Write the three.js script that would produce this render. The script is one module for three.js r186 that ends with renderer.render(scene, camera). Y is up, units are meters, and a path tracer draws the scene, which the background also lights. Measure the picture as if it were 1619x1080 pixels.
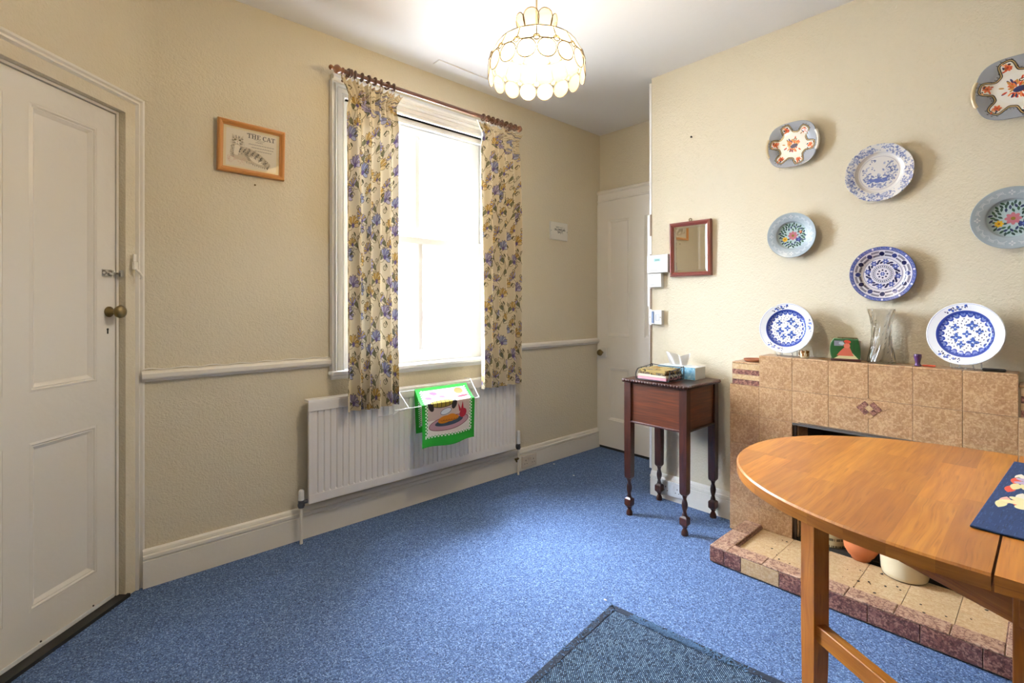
import * as THREE from 'three';
import { RoundedBoxGeometry } from 'three/addons/geometries/RoundedBoxGeometry.js';
import { mergeGeometries, mergeVertices, toCreasedNormals } from 'three/addons/utils/BufferGeometryUtils.js';
import { RectAreaLightUniformsLib } from 'three/addons/lights/RectAreaLightUniformsLib.js';

// ------------------------------------------------------------------ camera, sky, exposure
const W = 1619, H = 1080, FOC = 776, HORIZON = 482, EYE = new THREE.Vector3(0, 1.187, 2.57);
const TH = Math.atan(855 / 776), CO = Math.cos(TH), SI = Math.sin(TH);
const scene = new THREE.Scene(), SKY = 118;                              // radiance of the sky overhead
const camera = new THREE.PerspectiveCamera(2 * Math.atan(H / 2 / FOC) * 180 / Math.PI, W / H, 0.05, 60);
camera.position.copy(EYE);
camera.lookAt(EYE.x + CO, EYE.y, EYE.z - SI);
camera.setViewOffset(W, H, 0, H / 2 - HORIZON, W, H);
{ // overcast sky, three times as bright overhead as at the horizon, the same all round
  const w = 32, h = 64, d = new Float32Array(w * h * 4);
  for (let y = 0; y < h; y++) { const e = Math.max(0, Math.sin(((y + 0.5) / h - 0.5) * Math.PI)), k = SKY * (1 + 2 * e) / 3; for (let x = 0; x < w; x++) d.set([k * 0.88, k * 0.99, k * 1.14, 1], (y * w + x) * 4); }
  const t = new THREE.DataTexture(d, w, h, THREE.RGBAFormat, THREE.FloatType); t.mapping = THREE.EquirectangularReflectionMapping; t.magFilter = THREE.LinearFilter; t.needsUpdate = true; scene.background = t;
}
const renderer = new THREE.WebGLRenderer({ antialias: true });
renderer.toneMapping = THREE.LinearToneMapping;
renderer.toneMappingExposure = 1.07;
renderer.shadowMap.enabled = true;
RectAreaLightUniformsLib.init();
const LAMP_POWER = 2.5;                                                 // candela of the pendant bulb

// ------------------------------------------------------------------ pixel -> place (for measuring only)
const ray = (px, py) => { const l = (px - W / 2) / FOC; return [CO + l * SI, (HORIZON - py) / FOC, -SI + l * CO]; };
const onZ = (px, py, z = 0) => { const r = ray(px, py), t = (z - EYE.z) / r[2]; return [t * r[0], EYE.y + t * r[1], z]; };
const onX = (px, py, x) => { const r = ray(px, py), t = x / r[0]; return [x, EYE.y + t * r[1], EYE.z + t * r[2]]; };
const onY = (px, py, y = 0) => { const r = ray(px, py), t = (y - EYE.y) / r[1]; return [t * r[0], y, EYE.z + t * r[2]]; };

// ------------------------------------------------------------------ helpers
let seed = 7;
const rnd = () => { seed = (seed + 0x6d2b79f5) | 0; let t = Math.imul(seed ^ (seed >>> 15), 1 | seed); t = (t + Math.imul(t ^ (t >>> 7), 61 | t)) ^ t; return ((t ^ (t >>> 14)) >>> 0) / 4294967296; };
const rr = (a, b) => a + (b - a) * rnd();
const V3 = (x, y, z) => new THREE.Vector3(x, y, z);
const taken = {};
const numbered = (n) => { const k = taken[n] = (taken[n] ?? -1) + 1; return k ? n + '_' + String(k).padStart(3, '0') : n; };
function shade(o) { o.castShadow = o.receiveShadow = true; return o; }
function tag(o, label, category, group) { o.userData.label = label; if (category) o.userData.category = category; if (group) o.userData.group = group; return o; }
function part(name, geo, m, parent) { const o = shade(new THREE.Mesh(geo, m)); o.name = name; parent.add(o); return o; }
function thing(name, label, category, pos = [0, 0, 0], turn = 0, group) {
  const o = new THREE.Group(); o.name = numbered(name); scene.add(o); o.position.set(...pos); o.rotation.y = turn; return tag(o, label, category, group);
}
function solo(name, geo, m, label, category, pos = [0, 0, 0], turn = 0, group) {
  const o = shade(new THREE.Mesh(geo, m)); o.name = numbered(name); scene.add(o); o.position.set(...pos); o.rotation.y = turn; return tag(o, label, category, group);
}
function struct(name, geo, m, label, category) { const o = shade(new THREE.Mesh(geo, m)); o.name = name; scene.add(o); o.userData.kind = 'structure'; return tag(o, label, category); }
function structGroup(name, label, category, pos, turn = 0) { const o = new THREE.Group(); o.name = name; scene.add(o); o.position.set(...pos); o.rotation.y = turn; o.userData.kind = 'structure'; return tag(o, label, category); }

function uvBox(g) {                                                     // uv in metres from the dominant face direction
  g = g.index ? g.toNonIndexed() : g;
  const p = g.attributes.position, n = g.attributes.normal, uv = new Float32Array(p.count * 2);
  for (let i = 0; i < p.count; i += 3) {
    const ax = Math.abs(n.getX(i) + n.getX(i + 1) + n.getX(i + 2)), ay = Math.abs(n.getY(i) + n.getY(i + 1) + n.getY(i + 2)), az = Math.abs(n.getZ(i) + n.getZ(i + 1) + n.getZ(i + 2));
    for (let k = i; k < i + 3; k++) {
      const x = p.getX(k), y = p.getY(k), z = p.getZ(k);
      if (ax >= ay && ax >= az) { uv[k * 2] = z; uv[k * 2 + 1] = y; } else if (ay >= az) { uv[k * 2] = x; uv[k * 2 + 1] = z; } else { uv[k * 2] = x; uv[k * 2 + 1] = y; }
    }
  }
  g.setAttribute('uv', new THREE.BufferAttribute(uv, 2));
  return g;
}
function box(x0, x1, y0, y1, z0, z1, r = 0) {
  const w = x1 - x0, h = y1 - y0, d = z1 - z0;
  const g = r > 0 ? new RoundedBoxGeometry(w, h, d, 2, Math.min(r, w / 2.01, h / 2.01, d / 2.01)) : new THREE.BoxGeometry(w, h, d);
  g.translate((x0 + x1) / 2, (y0 + y1) / 2, (z0 + z1) / 2);
  return uvBox(g);
}
function plain(g) { g = g.index ? g.toNonIndexed() : g; for (const k of Object.keys(g.attributes)) if (!['position', 'normal', 'uv'].includes(k)) g.deleteAttribute(k); if (!g.attributes.normal) g.computeVertexNormals(); if (!g.attributes.uv) uvBox(g); return g; }
const merge = (list) => mergeGeometries(list.map(plain), false);
function cyl(r0, r1, h, x = 0, y = 0, z = 0, seg = 20) { const g = new THREE.CylinderGeometry(r1, r0, h, seg); g.translate(x, y + h / 2, z); return g; }
function lathe(pts, seg = 32) { return new THREE.LatheGeometry(pts.map(([r, y]) => new THREE.Vector2(r, y)), seg); }
function tube(pts, r, seg = 40, rad = 8, closed = false) { return new THREE.TubeGeometry(new THREE.CatmullRomCurve3(pts.map((p) => V3(...p)), closed, 'catmullrom', 0.3), seg, r, rad, closed); }
function rod(a, b, r, seg = 10) { const A = V3(...a), B = V3(...b), L = A.distanceTo(B), g = new THREE.CylinderGeometry(r, r, L, seg); g.translate(0, L / 2, 0); g.applyQuaternion(new THREE.Quaternion().setFromUnitVectors(V3(0, 1, 0), B.sub(A).normalize())); return g.translate(...a); }
function flat(positions, indices) { let g = new THREE.BufferGeometry(); g.setAttribute('position', new THREE.Float32BufferAttribute(positions, 3)); g.setIndex(indices); g = g.toNonIndexed(); g.computeVertexNormals(); return uvBox(g); }
// a moulding: profile [[out, up], ...] (closed, anticlockwise seen with out to the right) run from a to b along a wall with normal n
function moulding(profile, a, b, n) {
  let A = V3(...a), B = V3(...b); const N = V3(...n), Y = V3(0, 1, 0);
  if (V3().crossVectors(N, Y).dot(B.clone().sub(A)) < 0) [A, B] = [B, A];
  const L = A.distanceTo(B), g = new THREE.ExtrudeGeometry(new THREE.Shape(profile.map(([u, v]) => new THREE.Vector2(u, v))), { depth: L, bevelEnabled: false });
  const dir = B.clone().sub(A).normalize(), m = new THREE.Matrix4().makeBasis(N, Y, dir);
  g.applyMatrix4(m); g.translate(A.x, A.y, A.z);
  return uvBox(g);
}
// a mitred frame round a w x h opening centred at 0: profile [[outwards from the opening, towards the room], ...]; sides 'closed' or 'u' (open at the foot)
function mitred(profile, x0, x1, y0, y1, kind = 'closed') {
  const cs = kind === 'u' ? [[x0, y0, -1, 0], [x0, y1, -1, 1], [x1, y1, 1, 1], [x1, y0, 1, 0]] : [[x0, y0, -1, -1], [x0, y1, -1, 1], [x1, y1, 1, 1], [x1, y0, 1, -1]];
  const pos = [], idx = [], n = profile.length;
  for (const [x, y, dx, dy] of cs) for (const [u, v] of profile) pos.push(x + dx * u, y + dy * u, v);
  const segs = kind === 'u' ? 3 : 4;
  for (let s = 0; s < segs; s++) for (let i = 0; i < n; i++) { const j = (i + 1) % n, a = s * n + i, b = s * n + j, c = ((s + 1) % 4) * n + i, d = ((s + 1) % 4) * n + j; idx.push(a, c, b, b, c, d); }
  return flat(pos, idx);
}
// a tile: front face up +z, chamfered edges, back at z = 0
function tile(w, h, t, b = 0.002) {
  const x = w / 2, y = h / 2, X = x - b, Y = y - b;
  const p = [-x, -y, 0, x, -y, 0, x, y, 0, -x, y, 0, -x, -y, t - b, x, -y, t - b, x, y, t - b, -x, y, t - b, -X, -Y, t, X, -Y, t, X, Y, t, -X, Y, t], id = [8, 9, 10, 8, 10, 11, 1, 0, 3, 1, 3, 2];
  for (let i = 0; i < 4; i++) { const j = (i + 1) % 4; id.push(i, j, 4 + j, i, 4 + j, 4 + i, 4 + i, 4 + j, 8 + j, 4 + i, 8 + j, 8 + i); }
  return flat(p, id);
}

// ------------------------------------------------------------------ textures
const hash = (x, y, s) => { let h = Math.imul(x, 374761393) + Math.imul(y, 668265263) + Math.imul(s, 974634777); h = Math.imul(h ^ (h >>> 13), 1274126177); return ((h ^ (h >>> 16)) >>> 0) / 4294967296; };
function vnoise(x, y, per, s) {
  const xi = Math.floor(x), yi = Math.floor(y), fx = x - xi, fy = y - yi, u = fx * fx * (3 - 2 * fx), v = fy * fy * (3 - 2 * fy), m = (k) => ((k % per) + per) % per;
  const a = hash(m(xi), m(yi), s), b = hash(m(xi + 1), m(yi), s), c = hash(m(xi), m(yi + 1), s), d = hash(m(xi + 1), m(yi + 1), s);
  return a + (b - a) * u + (c - a) * v + (a - b - c + d) * u * v;
}
function fbm(u, v, per, oct, s) { let t = 0, a = 0.5, n = 0; for (let i = 0; i < oct; i++) { t += a * vnoise(u * per, v * per, per, s + i); n += a; a *= 0.55; per *= 2; } return t / n; }
function dataTex(size, fn, srgb, h = size) {
  const d = new Uint8Array(size * h * 4);
  for (let y = 0; y < h; y++) for (let x = 0; x < size; x++) { const c = fn(x / size, y / h), o = (y * size + x) * 4; if (typeof c === 'number') d[o] = d[o + 1] = d[o + 2] = Math.max(0, Math.min(255, c * 255)); else for (let k = 0; k < 3; k++) d[o + k] = Math.max(0, Math.min(255, c[k])); d[o + 3] = 255; }
  const t = new THREE.DataTexture(d, size, h); t.wrapS = t.wrapT = THREE.RepeatWrapping; t.magFilter = THREE.LinearFilter; if (srgb) t.colorSpace = THREE.SRGBColorSpace; t.needsUpdate = true; return t;
}
function canvasTex(w, h, draw, repeat = false) {
  const c = document.createElement('canvas'); c.width = w; c.height = h; draw(c.getContext('2d'), w, h);
  const t = new THREE.CanvasTexture(c); t.colorSpace = THREE.SRGBColorSpace; if (repeat) t.wrapS = t.wrapT = THREE.RepeatWrapping; t.magFilter = THREE.LinearFilter; return t;
}
const scaled = (t, metres, my = metres, ox = 0, oy = 0) => { const c = t.clone(); c.repeat.set(1 / metres, 1 / my); c.offset.set(ox, oy); c.needsUpdate = true; return c; };
const upright = (t) => { t.rotation = Math.PI / 2; return t; };
const mixc = (a, b, t) => a.map((v, i) => v + (b[i] - v) * t);
const std = (color, roughness = 0.6, o = {}) => new THREE.MeshStandardMaterial({ color: Array.isArray(color) ? new THREE.Color().setRGB(...color) : color, roughness, ...o });
const phys = (color, roughness = 0.6, o = {}) => new THREE.MeshPhysicalMaterial({ color: Array.isArray(color) ? new THREE.Color().setRGB(...color) : color, roughness, ...o });

const wallBump = dataTex(1024, (u, v) => 0.5 * fbm(u, v, 90, 2, 11) + 0.5 * fbm(u + 0.2 * vnoise(u * 40, v * 40, 40, 5) / 40, v, 150, 2, 23), false);
const paintBump = dataTex(512, (u, v) => fbm(u, v, 24, 3, 31), false);
const M = {};
M.wall = std([0.70, 0.632, 0.488], 0.82, { bumpMap: scaled(wallBump, 0.75), bumpScale: 0.0024 });
M.ceiling = std([0.83, 0.83, 0.83], 0.9, { bumpMap: scaled(paintBump, 0.7), bumpScale: 0.0006 });
M.gloss = std([0.83, 0.795, 0.725], 0.34, { bumpMap: scaled(paintBump, 0.5), bumpScale: 0.0006 });
M.windowPaint = std([0.88, 0.89, 0.89], 0.36);
M.radiator = std([0.85, 0.83, 0.81], 0.38);
M.plastic = std([0.74, 0.76, 0.77], 0.32);
M.oldPlastic = std([0.70, 0.62, 0.53], 0.4);
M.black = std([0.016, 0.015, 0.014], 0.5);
M.dark = std([0.03, 0.028, 0.026], 0.7);
M.brass = std([0.42, 0.27, 0.085], 0.34, { metalness: 0.9 });
M.oldBrass = std([0.20, 0.145, 0.06], 0.42, { metalness: 0.85 });
M.chrome = std([0.62, 0.62, 0.62], 0.22, { metalness: 1 });
M.wire = std([0.86, 0.86, 0.86], 0.3);
M.blackWire = std([0.02, 0.02, 0.024], 0.35, { metalness: 0.3 });
M.glassPane = phys([1, 1, 1], 0, { transmission: 1, thickness: 0, ior: 1.45 });

// carpet: short twisted fibres of several blues
const carpetMap = canvasTex(1024, 1024, (g) => {
  g.fillStyle = '#6580a6'; g.fillRect(0, 0, 1024, 1024);
  const cs = ['#465c80', '#5a759e', '#728dba', '#8aa7d2', '#9fbbe0', '#384a67', '#5f799d', '#b2c9e8', '#475d82', '#6a85ac'];
  for (let i = 0; i < 46000; i++) {
    g.strokeStyle = cs[(rnd() * cs.length) | 0]; g.lineWidth = rr(2, 4.6); const x = rnd() * 1024, y = rnd() * 1024, a = rnd() * 6.283, l = rr(4, 10);
    for (const [ox, oy] of x < 10 || y < 10 || x > 1014 || y > 1014 ? [[0, 0], [x < 10 ? 1024 : -1024, 0], [0, y < 10 ? 1024 : -1024]] : [[0, 0]]) { g.beginPath(); g.moveTo(x + ox, y + oy); g.lineTo(x + ox + Math.cos(a) * l, y + oy + Math.sin(a) * l); g.stroke(); }
  }
}, true);
const carpetBump = dataTex(512, (u, v) => 0.6 * fbm(u, v, 128, 1, 3) + 0.4 * fbm(u, v, 60, 2, 8), false);
M.carpet = std([0.61, 0.645, 0.73], 0.95, { map: scaled(carpetMap, 0.75), bumpMap: scaled(carpetBump, 0.45), bumpScale: 0.004 });

// glazed fireplace tiles: mottled beige and mottled plum
const vein = (u, v, s) => { const a = fbm(u, v, 14, 3, s), b = fbm(u, v, 22, 2, s + 40); return [Math.min(1, Math.abs(a - 0.5) * 7), Math.min(1, Math.abs(b - 0.5) * 8), fbm(u, v, 6, 3, s + 70)]; };
const beigeTex = dataTex(512, (u, v) => { const [a, b, c] = vein(u, v, 100); let k = mixc([176, 138, 100], [204, 168, 124], c * 1.2 - 0.1); k = mixc([220, 188, 152], k, 0.25 + 0.75 * a); return mixc([158, 114, 76], k, 0.45 + 0.55 * b); }, true);
const plumTex = dataTex(512, (u, v) => { const [a, b, c] = vein(u, v, 200); let k = mixc([112, 70, 62], [160, 112, 98], c * 1.3 - 0.15); k = mixc([212, 168, 142], k, 0.3 + 0.7 * a); return mixc([66, 36, 36], k, 0.3 + 0.7 * b); }, true);
const creamTex = dataTex(512, (u, v) => { const [a, b, c] = vein(u, v, 300); let k = mixc([214, 184, 140], [232, 208, 168], c); k = mixc([240, 222, 190], k, 0.4 + 0.6 * a); return mixc([188, 140, 96], k, 0.6 + 0.4 * b); }, true);
const glaze = { clearcoat: 0.5, clearcoatRoughness: 0.12 };
const tiled = (tex, tint, n) => Array.from({ length: n }, (_, i) => phys(mixc(tint, tint.map((t) => t * 0.9), rnd()), 0.35, { map: scaled(tex, 0.22, 0.22, rnd(), rnd()), ...glaze }));
M.beige = tiled(beigeTex, [0.98, 0.95, 0.92], 5);
M.plum = tiled(plumTex, [0.95, 0.9, 0.9], 4);
M.cream = tiled(creamTex, [0.86, 0.80, 0.72], 4);
M.rose = tiled(dataTex(512, (u, v) => { const [a, b, c] = vein(u, v, 360); let k = mixc([178, 138, 118], [214, 182, 156], c * 1.2 - 0.1); k = mixc([226, 200, 172], k, 0.4 + 0.6 * a); return mixc([104, 58, 50], k, 0.25 + 0.75 * b); }, true), [0.9, 0.86, 0.82], 4);
M.grout = std([0.62, 0.50, 0.33], 0.9);
M.soot = std([0.045, 0.038, 0.033], 0.95);
M.ironwork = std([0.075, 0.048, 0.034], 0.6);

// wood: grain runs along u
const streak = (u, v, pu, pv, s) => { const xi = Math.floor(u * pu), f = u * pu - xi, q = f * f * (3 - 2 * f), row = (k) => { const y = v * pv, yi = Math.floor(y), g = y - yi, t = g * g * (3 - 2 * g), m = (n, p) => ((n % p) + p) % p; return hash(m(k, pu), m(yi, pv), s) * (1 - t) + hash(m(k, pu), m(yi + 1, pv), s) * t; }; return row(xi) * (1 - q) + row(xi + 1) * q; };
const grain = (a, b, c, s) => dataTex(512, (u, v) => { const w = fbm(u, v, 3, 3, s), vv = v + w * 0.05, l = 0.6 * streak(u, vv, 5, 40, s + 9) + 0.4 * streak(u, vv, 9, 110, s + 12), k = fbm(u, v, 3, 2, s + 20); const col = mixc(a, b, l * 0.75 + k * 0.35 - 0.05); return mixc(col, c, Math.max(0, streak(u, vv, 7, 150, s + 30) - 0.72) * 1.5); }, true);
const honeyTex = grain([176, 108, 34], [222, 156, 66], [134, 74, 26], 400), walnutTex = grain([78, 34, 13], [146, 76, 28], [40, 16, 9], 500), brickTex = dataTex(128, (u, v) => mixc([206, 140, 104], [170, 96, 70], fbm(u, v, 8, 4, 66)), true);
M.honey = Array.from({ length: 6 }, (_, i) => phys([[0.93, 0.89, 0.79], [0.80, 0.74, 0.67], [0.75, 0.67, 0.60], [0.95, 0.86, 0.70], [0.85, 0.80, 0.74], [0.69, 0.60, 0.54]][i], 0.36, { map: scaled(honeyTex, 0.5, 0.32, rnd(), rnd()), clearcoat: 0.35, clearcoatRoughness: 0.38 }));
M.tableLeg = phys([0.80, 0.68, 0.58], 0.38, { map: upright(scaled(honeyTex, 0.5, 0.5)), clearcoat: 0.3, clearcoatRoughness: 0.25 });
M.tableRail = phys([0.80, 0.68, 0.58], 0.38, { map: scaled(honeyTex, 0.5, 0.3), clearcoat: 0.3, clearcoatRoughness: 0.25 });
M.walnut = phys([0.66, 0.60, 0.56], 0.42, { map: scaled(walnutTex, 0.45, 0.22), clearcoat: 0.3, clearcoatRoughness: 0.3 });
M.walnutDark = phys([0.30, 0.22, 0.27], 0.4, { map: upright(scaled(walnutTex, 0.4, 0.4)), clearcoat: 0.4, clearcoatRoughness: 0.22 });
M.mahogany = phys([0.17, 0.034, 0.022], 0.34, { clearcoat: 0.4, clearcoatRoughness: 0.2 });
M.pine = phys([0.52, 0.22, 0.05], 0.4, { clearcoat: 0.3, clearcoatRoughness: 0.3 });
M.poleWood = phys([0.13, 0.05, 0.025], 0.36, { clearcoat: 0.4 });
M.ringWood = phys([0.10, 0.042, 0.02], 0.4);
M.brick = [0, 1, 2].map((i) => std([[0.85, 0.78, 0.74], [0.7, 0.62, 0.6], [1, 0.86, 0.76]][i], 0.9, { map: scaled(brickTex, 0.2, 0.2, rnd(), rnd()) }));
M.mortar = std([0.55, 0.51, 0.46], 0.95);

// ------------------------------------------------------------------ the room shell
const CEIL = 2.612, XB = 2.73, ZB0 = 0.872, ZB1 = 3.19, XA = 3.335, ZR = 3.75, XL = -0.75;      // breast front, its ends, alcove back, rear wall, left wall
const DIAG_O = [0.222, 0, 0], DN = Math.SQRT1_2, DLEN = 1.374;                                  // the corner cut by the door wall
struct('floor', uvBox(new THREE.BoxGeometry(4.7, 0.1, 4.3).translate(1.35, -0.05, 1.85)), M.carpet, 'blue flecked carpet over the whole floor', 'floor');
struct('ceiling', box(-1.2, 3.8, CEIL, CEIL + 0.12, -0.34, 4.05), M.ceiling, 'plain white painted ceiling', 'ceiling');
const WIN = { x0: 1.105, x1: 2.125, y0: 0.80, y1: 2.30, mid: 1.615 };
const wallBack = struct('wall_back', merge([box(-1.0, WIN.x0, -0.1, CEIL, -0.25, 0), box(WIN.x1, 3.8, -0.1, CEIL, -0.25, 0), box(WIN.x0, WIN.x1, -0.1, WIN.y0, -0.25, 0), box(WIN.x0, WIN.x1, WIN.y1, CEIL, -0.25, 0)]), M.wall, 'cream papered wall with the sash window', 'wall');
const FIRE = { z0: 1.721, z1: 2.334, top: 0.615 };
struct('wall_right', merge([box(XB, 3.8, -0.1, CEIL, ZB0, FIRE.z0), box(XB, 3.8, -0.1, CEIL, FIRE.z1, ZB1), box(XB, 3.8, FIRE.top, CEIL, FIRE.z0, FIRE.z1), box(XB + 0.32, 3.8, -0.1, FIRE.top, FIRE.z0, FIRE.z1)]), M.wall, 'cream papered chimney breast hung with plates', 'wall');
struct('wall_alcove', merge([box(XA, 3.8, -0.1, CEIL, -0.05, ZB0 + 0.02), box(XA, 3.8, -0.1, CEIL, ZB1 - 0.02, 4.0)]), M.wall, 'cream wall at the back of the alcove round the far door', 'wall');
struct('wall_rear', box(-1.2, 3.8, -0.1, CEIL, ZR, ZR + 0.2), M.wall, 'cream papered rear wall', 'wall');
struct('wall_left', box(XL - 0.2, XL, -0.1, CEIL, 0.6, ZR + 0.1), M.wall, 'cream papered left wall', 'wall');

// wall-local groups: x runs right along the wall as seen from the room, y up, z out of the wall
const turnOf = (nx, nz) => Math.atan2(nx, nz);
const DIAG_T = turnOf(DN, DN), BREAST_T = turnOf(-1, 0);

// ---- the door wall across the corner (local x = 0 at the corner with the window wall, running to negative x)
const diag = (px, py, off = 0) => {                                   // pixel -> local [x, y] on a plane parallel to the door wall
  const r = ray(px, py), t = ((DIAG_O[0] - EYE.x) * DN + (DIAG_O[2] - EYE.z) * DN + off) / (r[0] * DN + r[2] * DN);
  const x = EYE.x + t * r[0] - DIAG_O[0], z = EYE.z + t * r[2] - DIAG_O[2];
  return [(x - z) * DN, EYE.y + t * r[1]];
};
const DOORT = { x1: diag(182.5, 500, -0.034)[0], y1: 1.957 }; DOORT.x0 = DOORT.x1 - 0.775;
{
  const g = structGroup('wall_door', 'cream papered wall cut across the corner above the door', 'wall', DIAG_O, DIAG_T);
  part('plaster', merge([box(-DLEN, DOORT.x0 - 0.01, -0.1, CEIL, -0.12, 0), box(DOORT.x1 + 0.01, 0.0, -0.1, CEIL, -0.12, 0), box(DOORT.x0 - 0.01, DOORT.x1 + 0.01, DOORT.y1 + 0.01, CEIL, -0.12, 0), box(-DLEN - 0.1, 0.12, -0.1, CEIL, -0.24, -0.12)]), M.wall, g);
  const R = 0.14, tl = R * Math.tan(Math.PI / 8), sh = [[0, 0], [-tl, 0]]; for (let i = 0; i <= 12; i++) { const a = i / 12 * Math.PI / 4; sh.push([-tl + R * Math.sin(a), R - R * Math.cos(a)]); }   // the plaster runs softly round the corner above the door
  const pos = [], idx = [], n = sh.length; for (const y of [2.046, CEIL]) for (const [x, z] of sh) pos.push(x, y, z); for (let i = 0; i < n; i++) { const k = (i + 1) % n; idx.push(i, k, n + i, k, n + k, n + i); } for (let i = 1; i < n - 1; i++) idx.push(0, i + 1, i, n, n + i, n + i + 1);
  part('rounded_corner', toCreasedNormals(flat(pos, idx), 0.4), M.wall, g);
}
function panelMoulding(x0, x1, y0, y1) { return mitred([[0, -0.001], [-0.008, 0.001], [-0.013, -0.004], [-0.016, -0.003], [-0.026, -0.010], [-0.03, -0.013], [0, -0.013]], x0, x1, y0, y1); }
// a panelled door: stiles and rails with real recessed panels; front of the stiles at z = 0
function panelDoor(g, x0, x1, y0, y1, panels, m) {
  const xs = [...new Set(panels.flatMap((p) => [p[0], p[1]]))].sort((a, b) => a - b), geos = [], cols = [[x0, xs[0]], ...(xs.length === 4 ? [[xs[1], xs[2]]] : []), [xs[xs.length - 1], x1]];
  for (const [a, b] of cols) geos.push(box(a, b, y0, y1, -0.04, 0));
  for (const c of xs.length === 4 ? [[xs[0], xs[1]], [xs[2], xs[3]]] : [[xs[0], xs[1]]]) {
    const ys = panels.filter((p) => p[0] === c[0]).sort((a, b) => a[2] - b[2]); let y = y0;
    for (const p of ys) { geos.push(box(c[0], c[1], y, p[2], -0.04, 0)); y = p[3]; }
    geos.push(box(c[0], c[1], y, y1, -0.04, 0));
  }
  const leaf = part('door_leaf', merge(geos), m, g);
  for (const [a, b, c, d] of panels) { const p = part('panel', box(a, b, c, d, -0.035, -0.012), m, leaf); p.userData.label = 'recessed door panel'; part('panel_moulding', panelMoulding(a, b, c, d), m, leaf); }
  return leaf;
}
const archProfile = (w, t) => [[0, 0], [0, t * 0.55], [w * 0.1, t * 0.62], [w * 0.14, t * 0.5], [w * 0.2, t * 0.5], [w * 0.24, t * 0.66], [w * 0.52, t * 0.66], [w * 0.56, t * 0.56], [w * 0.6, t * 0.78], [w * 0.72, t], [w * 0.8, t * 0.84], [w * 0.86, t * 0.84], [w * 0.9, t * 0.98], [w, t], [w, 0]];
{
  const g = structGroup('door_1', 'cream gloss panelled door with brass knob in the cut corner', 'door', [DIAG_O[0] - 0.034 * DN, 0, DIAG_O[2] - 0.034 * DN], DIAG_T);
  const P = (px, py) => diag(px, py, -0.034), y = (px, py) => P(px, py)[1];
  const pr = P(153, 203)[0], pl = P(45.5, 160)[0], mid = P(4, 400)[0], wide = pr - pl, by = [y(153, 904), y(153, 672)], ty = [y(153, 603), y(153, 203)];
  const panels = [[pl, pr, by[0], by[1]], [pl, pr, ty[0], ty[1]], [mid - wide, mid, by[0], by[1]], [mid - wide, mid, ty[0], ty[1]]];
  panelDoor(g, DOORT.x0, DOORT.x1 - 0.002, 0.014, DOORT.y1 - 0.004, panels, M.gloss);
  part('draught_strip', box(DOORT.x0 + 0.01, DOORT.x1 - 0.01, 0.015, 0.028, 0.0, 0.004), M.plastic, g);
  for (const sx of [0.1, 0.3, 0.5]) part('strip_screw', new THREE.CylinderGeometry(0.003, 0.003, 0.003, 8).rotateX(Math.PI / 2).translate(DOORT.x1 - sx, 0.034, 0.001), M.dark, g);
  const arch = part('architrave', mitred([[0, -0.03], [0, 0.005], [0.008, 0.007], [0.012, 0.003], [0.018, 0.005], [0.022, 0.017], [0.046, 0.019], [0.050, 0.014], [0.054, 0.027], [0.064, 0.045], [0.070, 0.040], [0.075, 0.040], [0.080, 0.048], [0.088, 0.050], [0.088, 0.02]], DOORT.x0, DOORT.x1, 0, DOORT.y1, 'u'), M.gloss, g);
  const kb = P(172, 493), k = new THREE.Group(); k.name = 'door_knob'; g.add(k); k.position.set(kb[0], kb[1], 0); k.userData.label = 'aged brass door knob';
  part('rose', lathe([[0, 0], [0.021, 0], [0.021, 0.004], [0.012, 0.008], [0.010, 0.03]], 24).rotateX(Math.PI / 2), M.oldBrass, k);
  part('knob', lathe([[0.009, 0.026], [0.013, 0.03], [0.022, 0.038], [0.0255, 0.048], [0.023, 0.056], [0.012, 0.062], [0, 0.0635]], 28).rotateX(Math.PI / 2), M.oldBrass, k);
  const kh = P(170, 523); part('keyhole', merge([new THREE.CylinderGeometry(0.004, 0.004, 0.002, 14).rotateX(Math.PI / 2).translate(kh[0], kh[1] + 0.006, 0.001), box(kh[0] - 0.0025, kh[0] + 0.0025, kh[1] - 0.012, kh[1] + 0.004, 0, 0.002)]), M.black, g);
  const bo = P(173, 432), b = new THREE.Group(); b.name = 'bolt'; g.add(b); b.position.set(bo[0], bo[1], 0); b.userData.label = 'small chrome slide bolt';
  part('bolt_plate', merge([box(-0.036, 0.008, -0.014, 0.014, 0, 0.003, 0.001), box(0.02, 0.034, -0.014, 0.014, 0.02, 0.03, 0.001)]), M.chrome, b);
  part('bolt_bar', merge([rod([-0.035, 0, 0.009], [0.036, 0, 0.009], 0.005), rod([-0.018, 0, 0.009], [-0.018, -0.004, 0.026], 0.004), box(-0.028, -0.022, -0.011, 0.011, 0, 0.016, 0.001), box(-0.004, 0.004, -0.011, 0.011, 0, 0.016, 0.001)]), M.chrome, b);
  const t = struct('trim_gap_shade', merge([box(DOORT.x0 - 0.02, DOORT.x1 + 0.02, 0, 0.0135, -0.13, 0.012)]).rotateY(DIAG_T).translate(DIAG_O[0], 0, DIAG_O[2]), M.black, 'black strip painted as the shade in the gap under the corner door', 'threshold');  // solid black box stands in for the shade in the gap below the leaf
}
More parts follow.
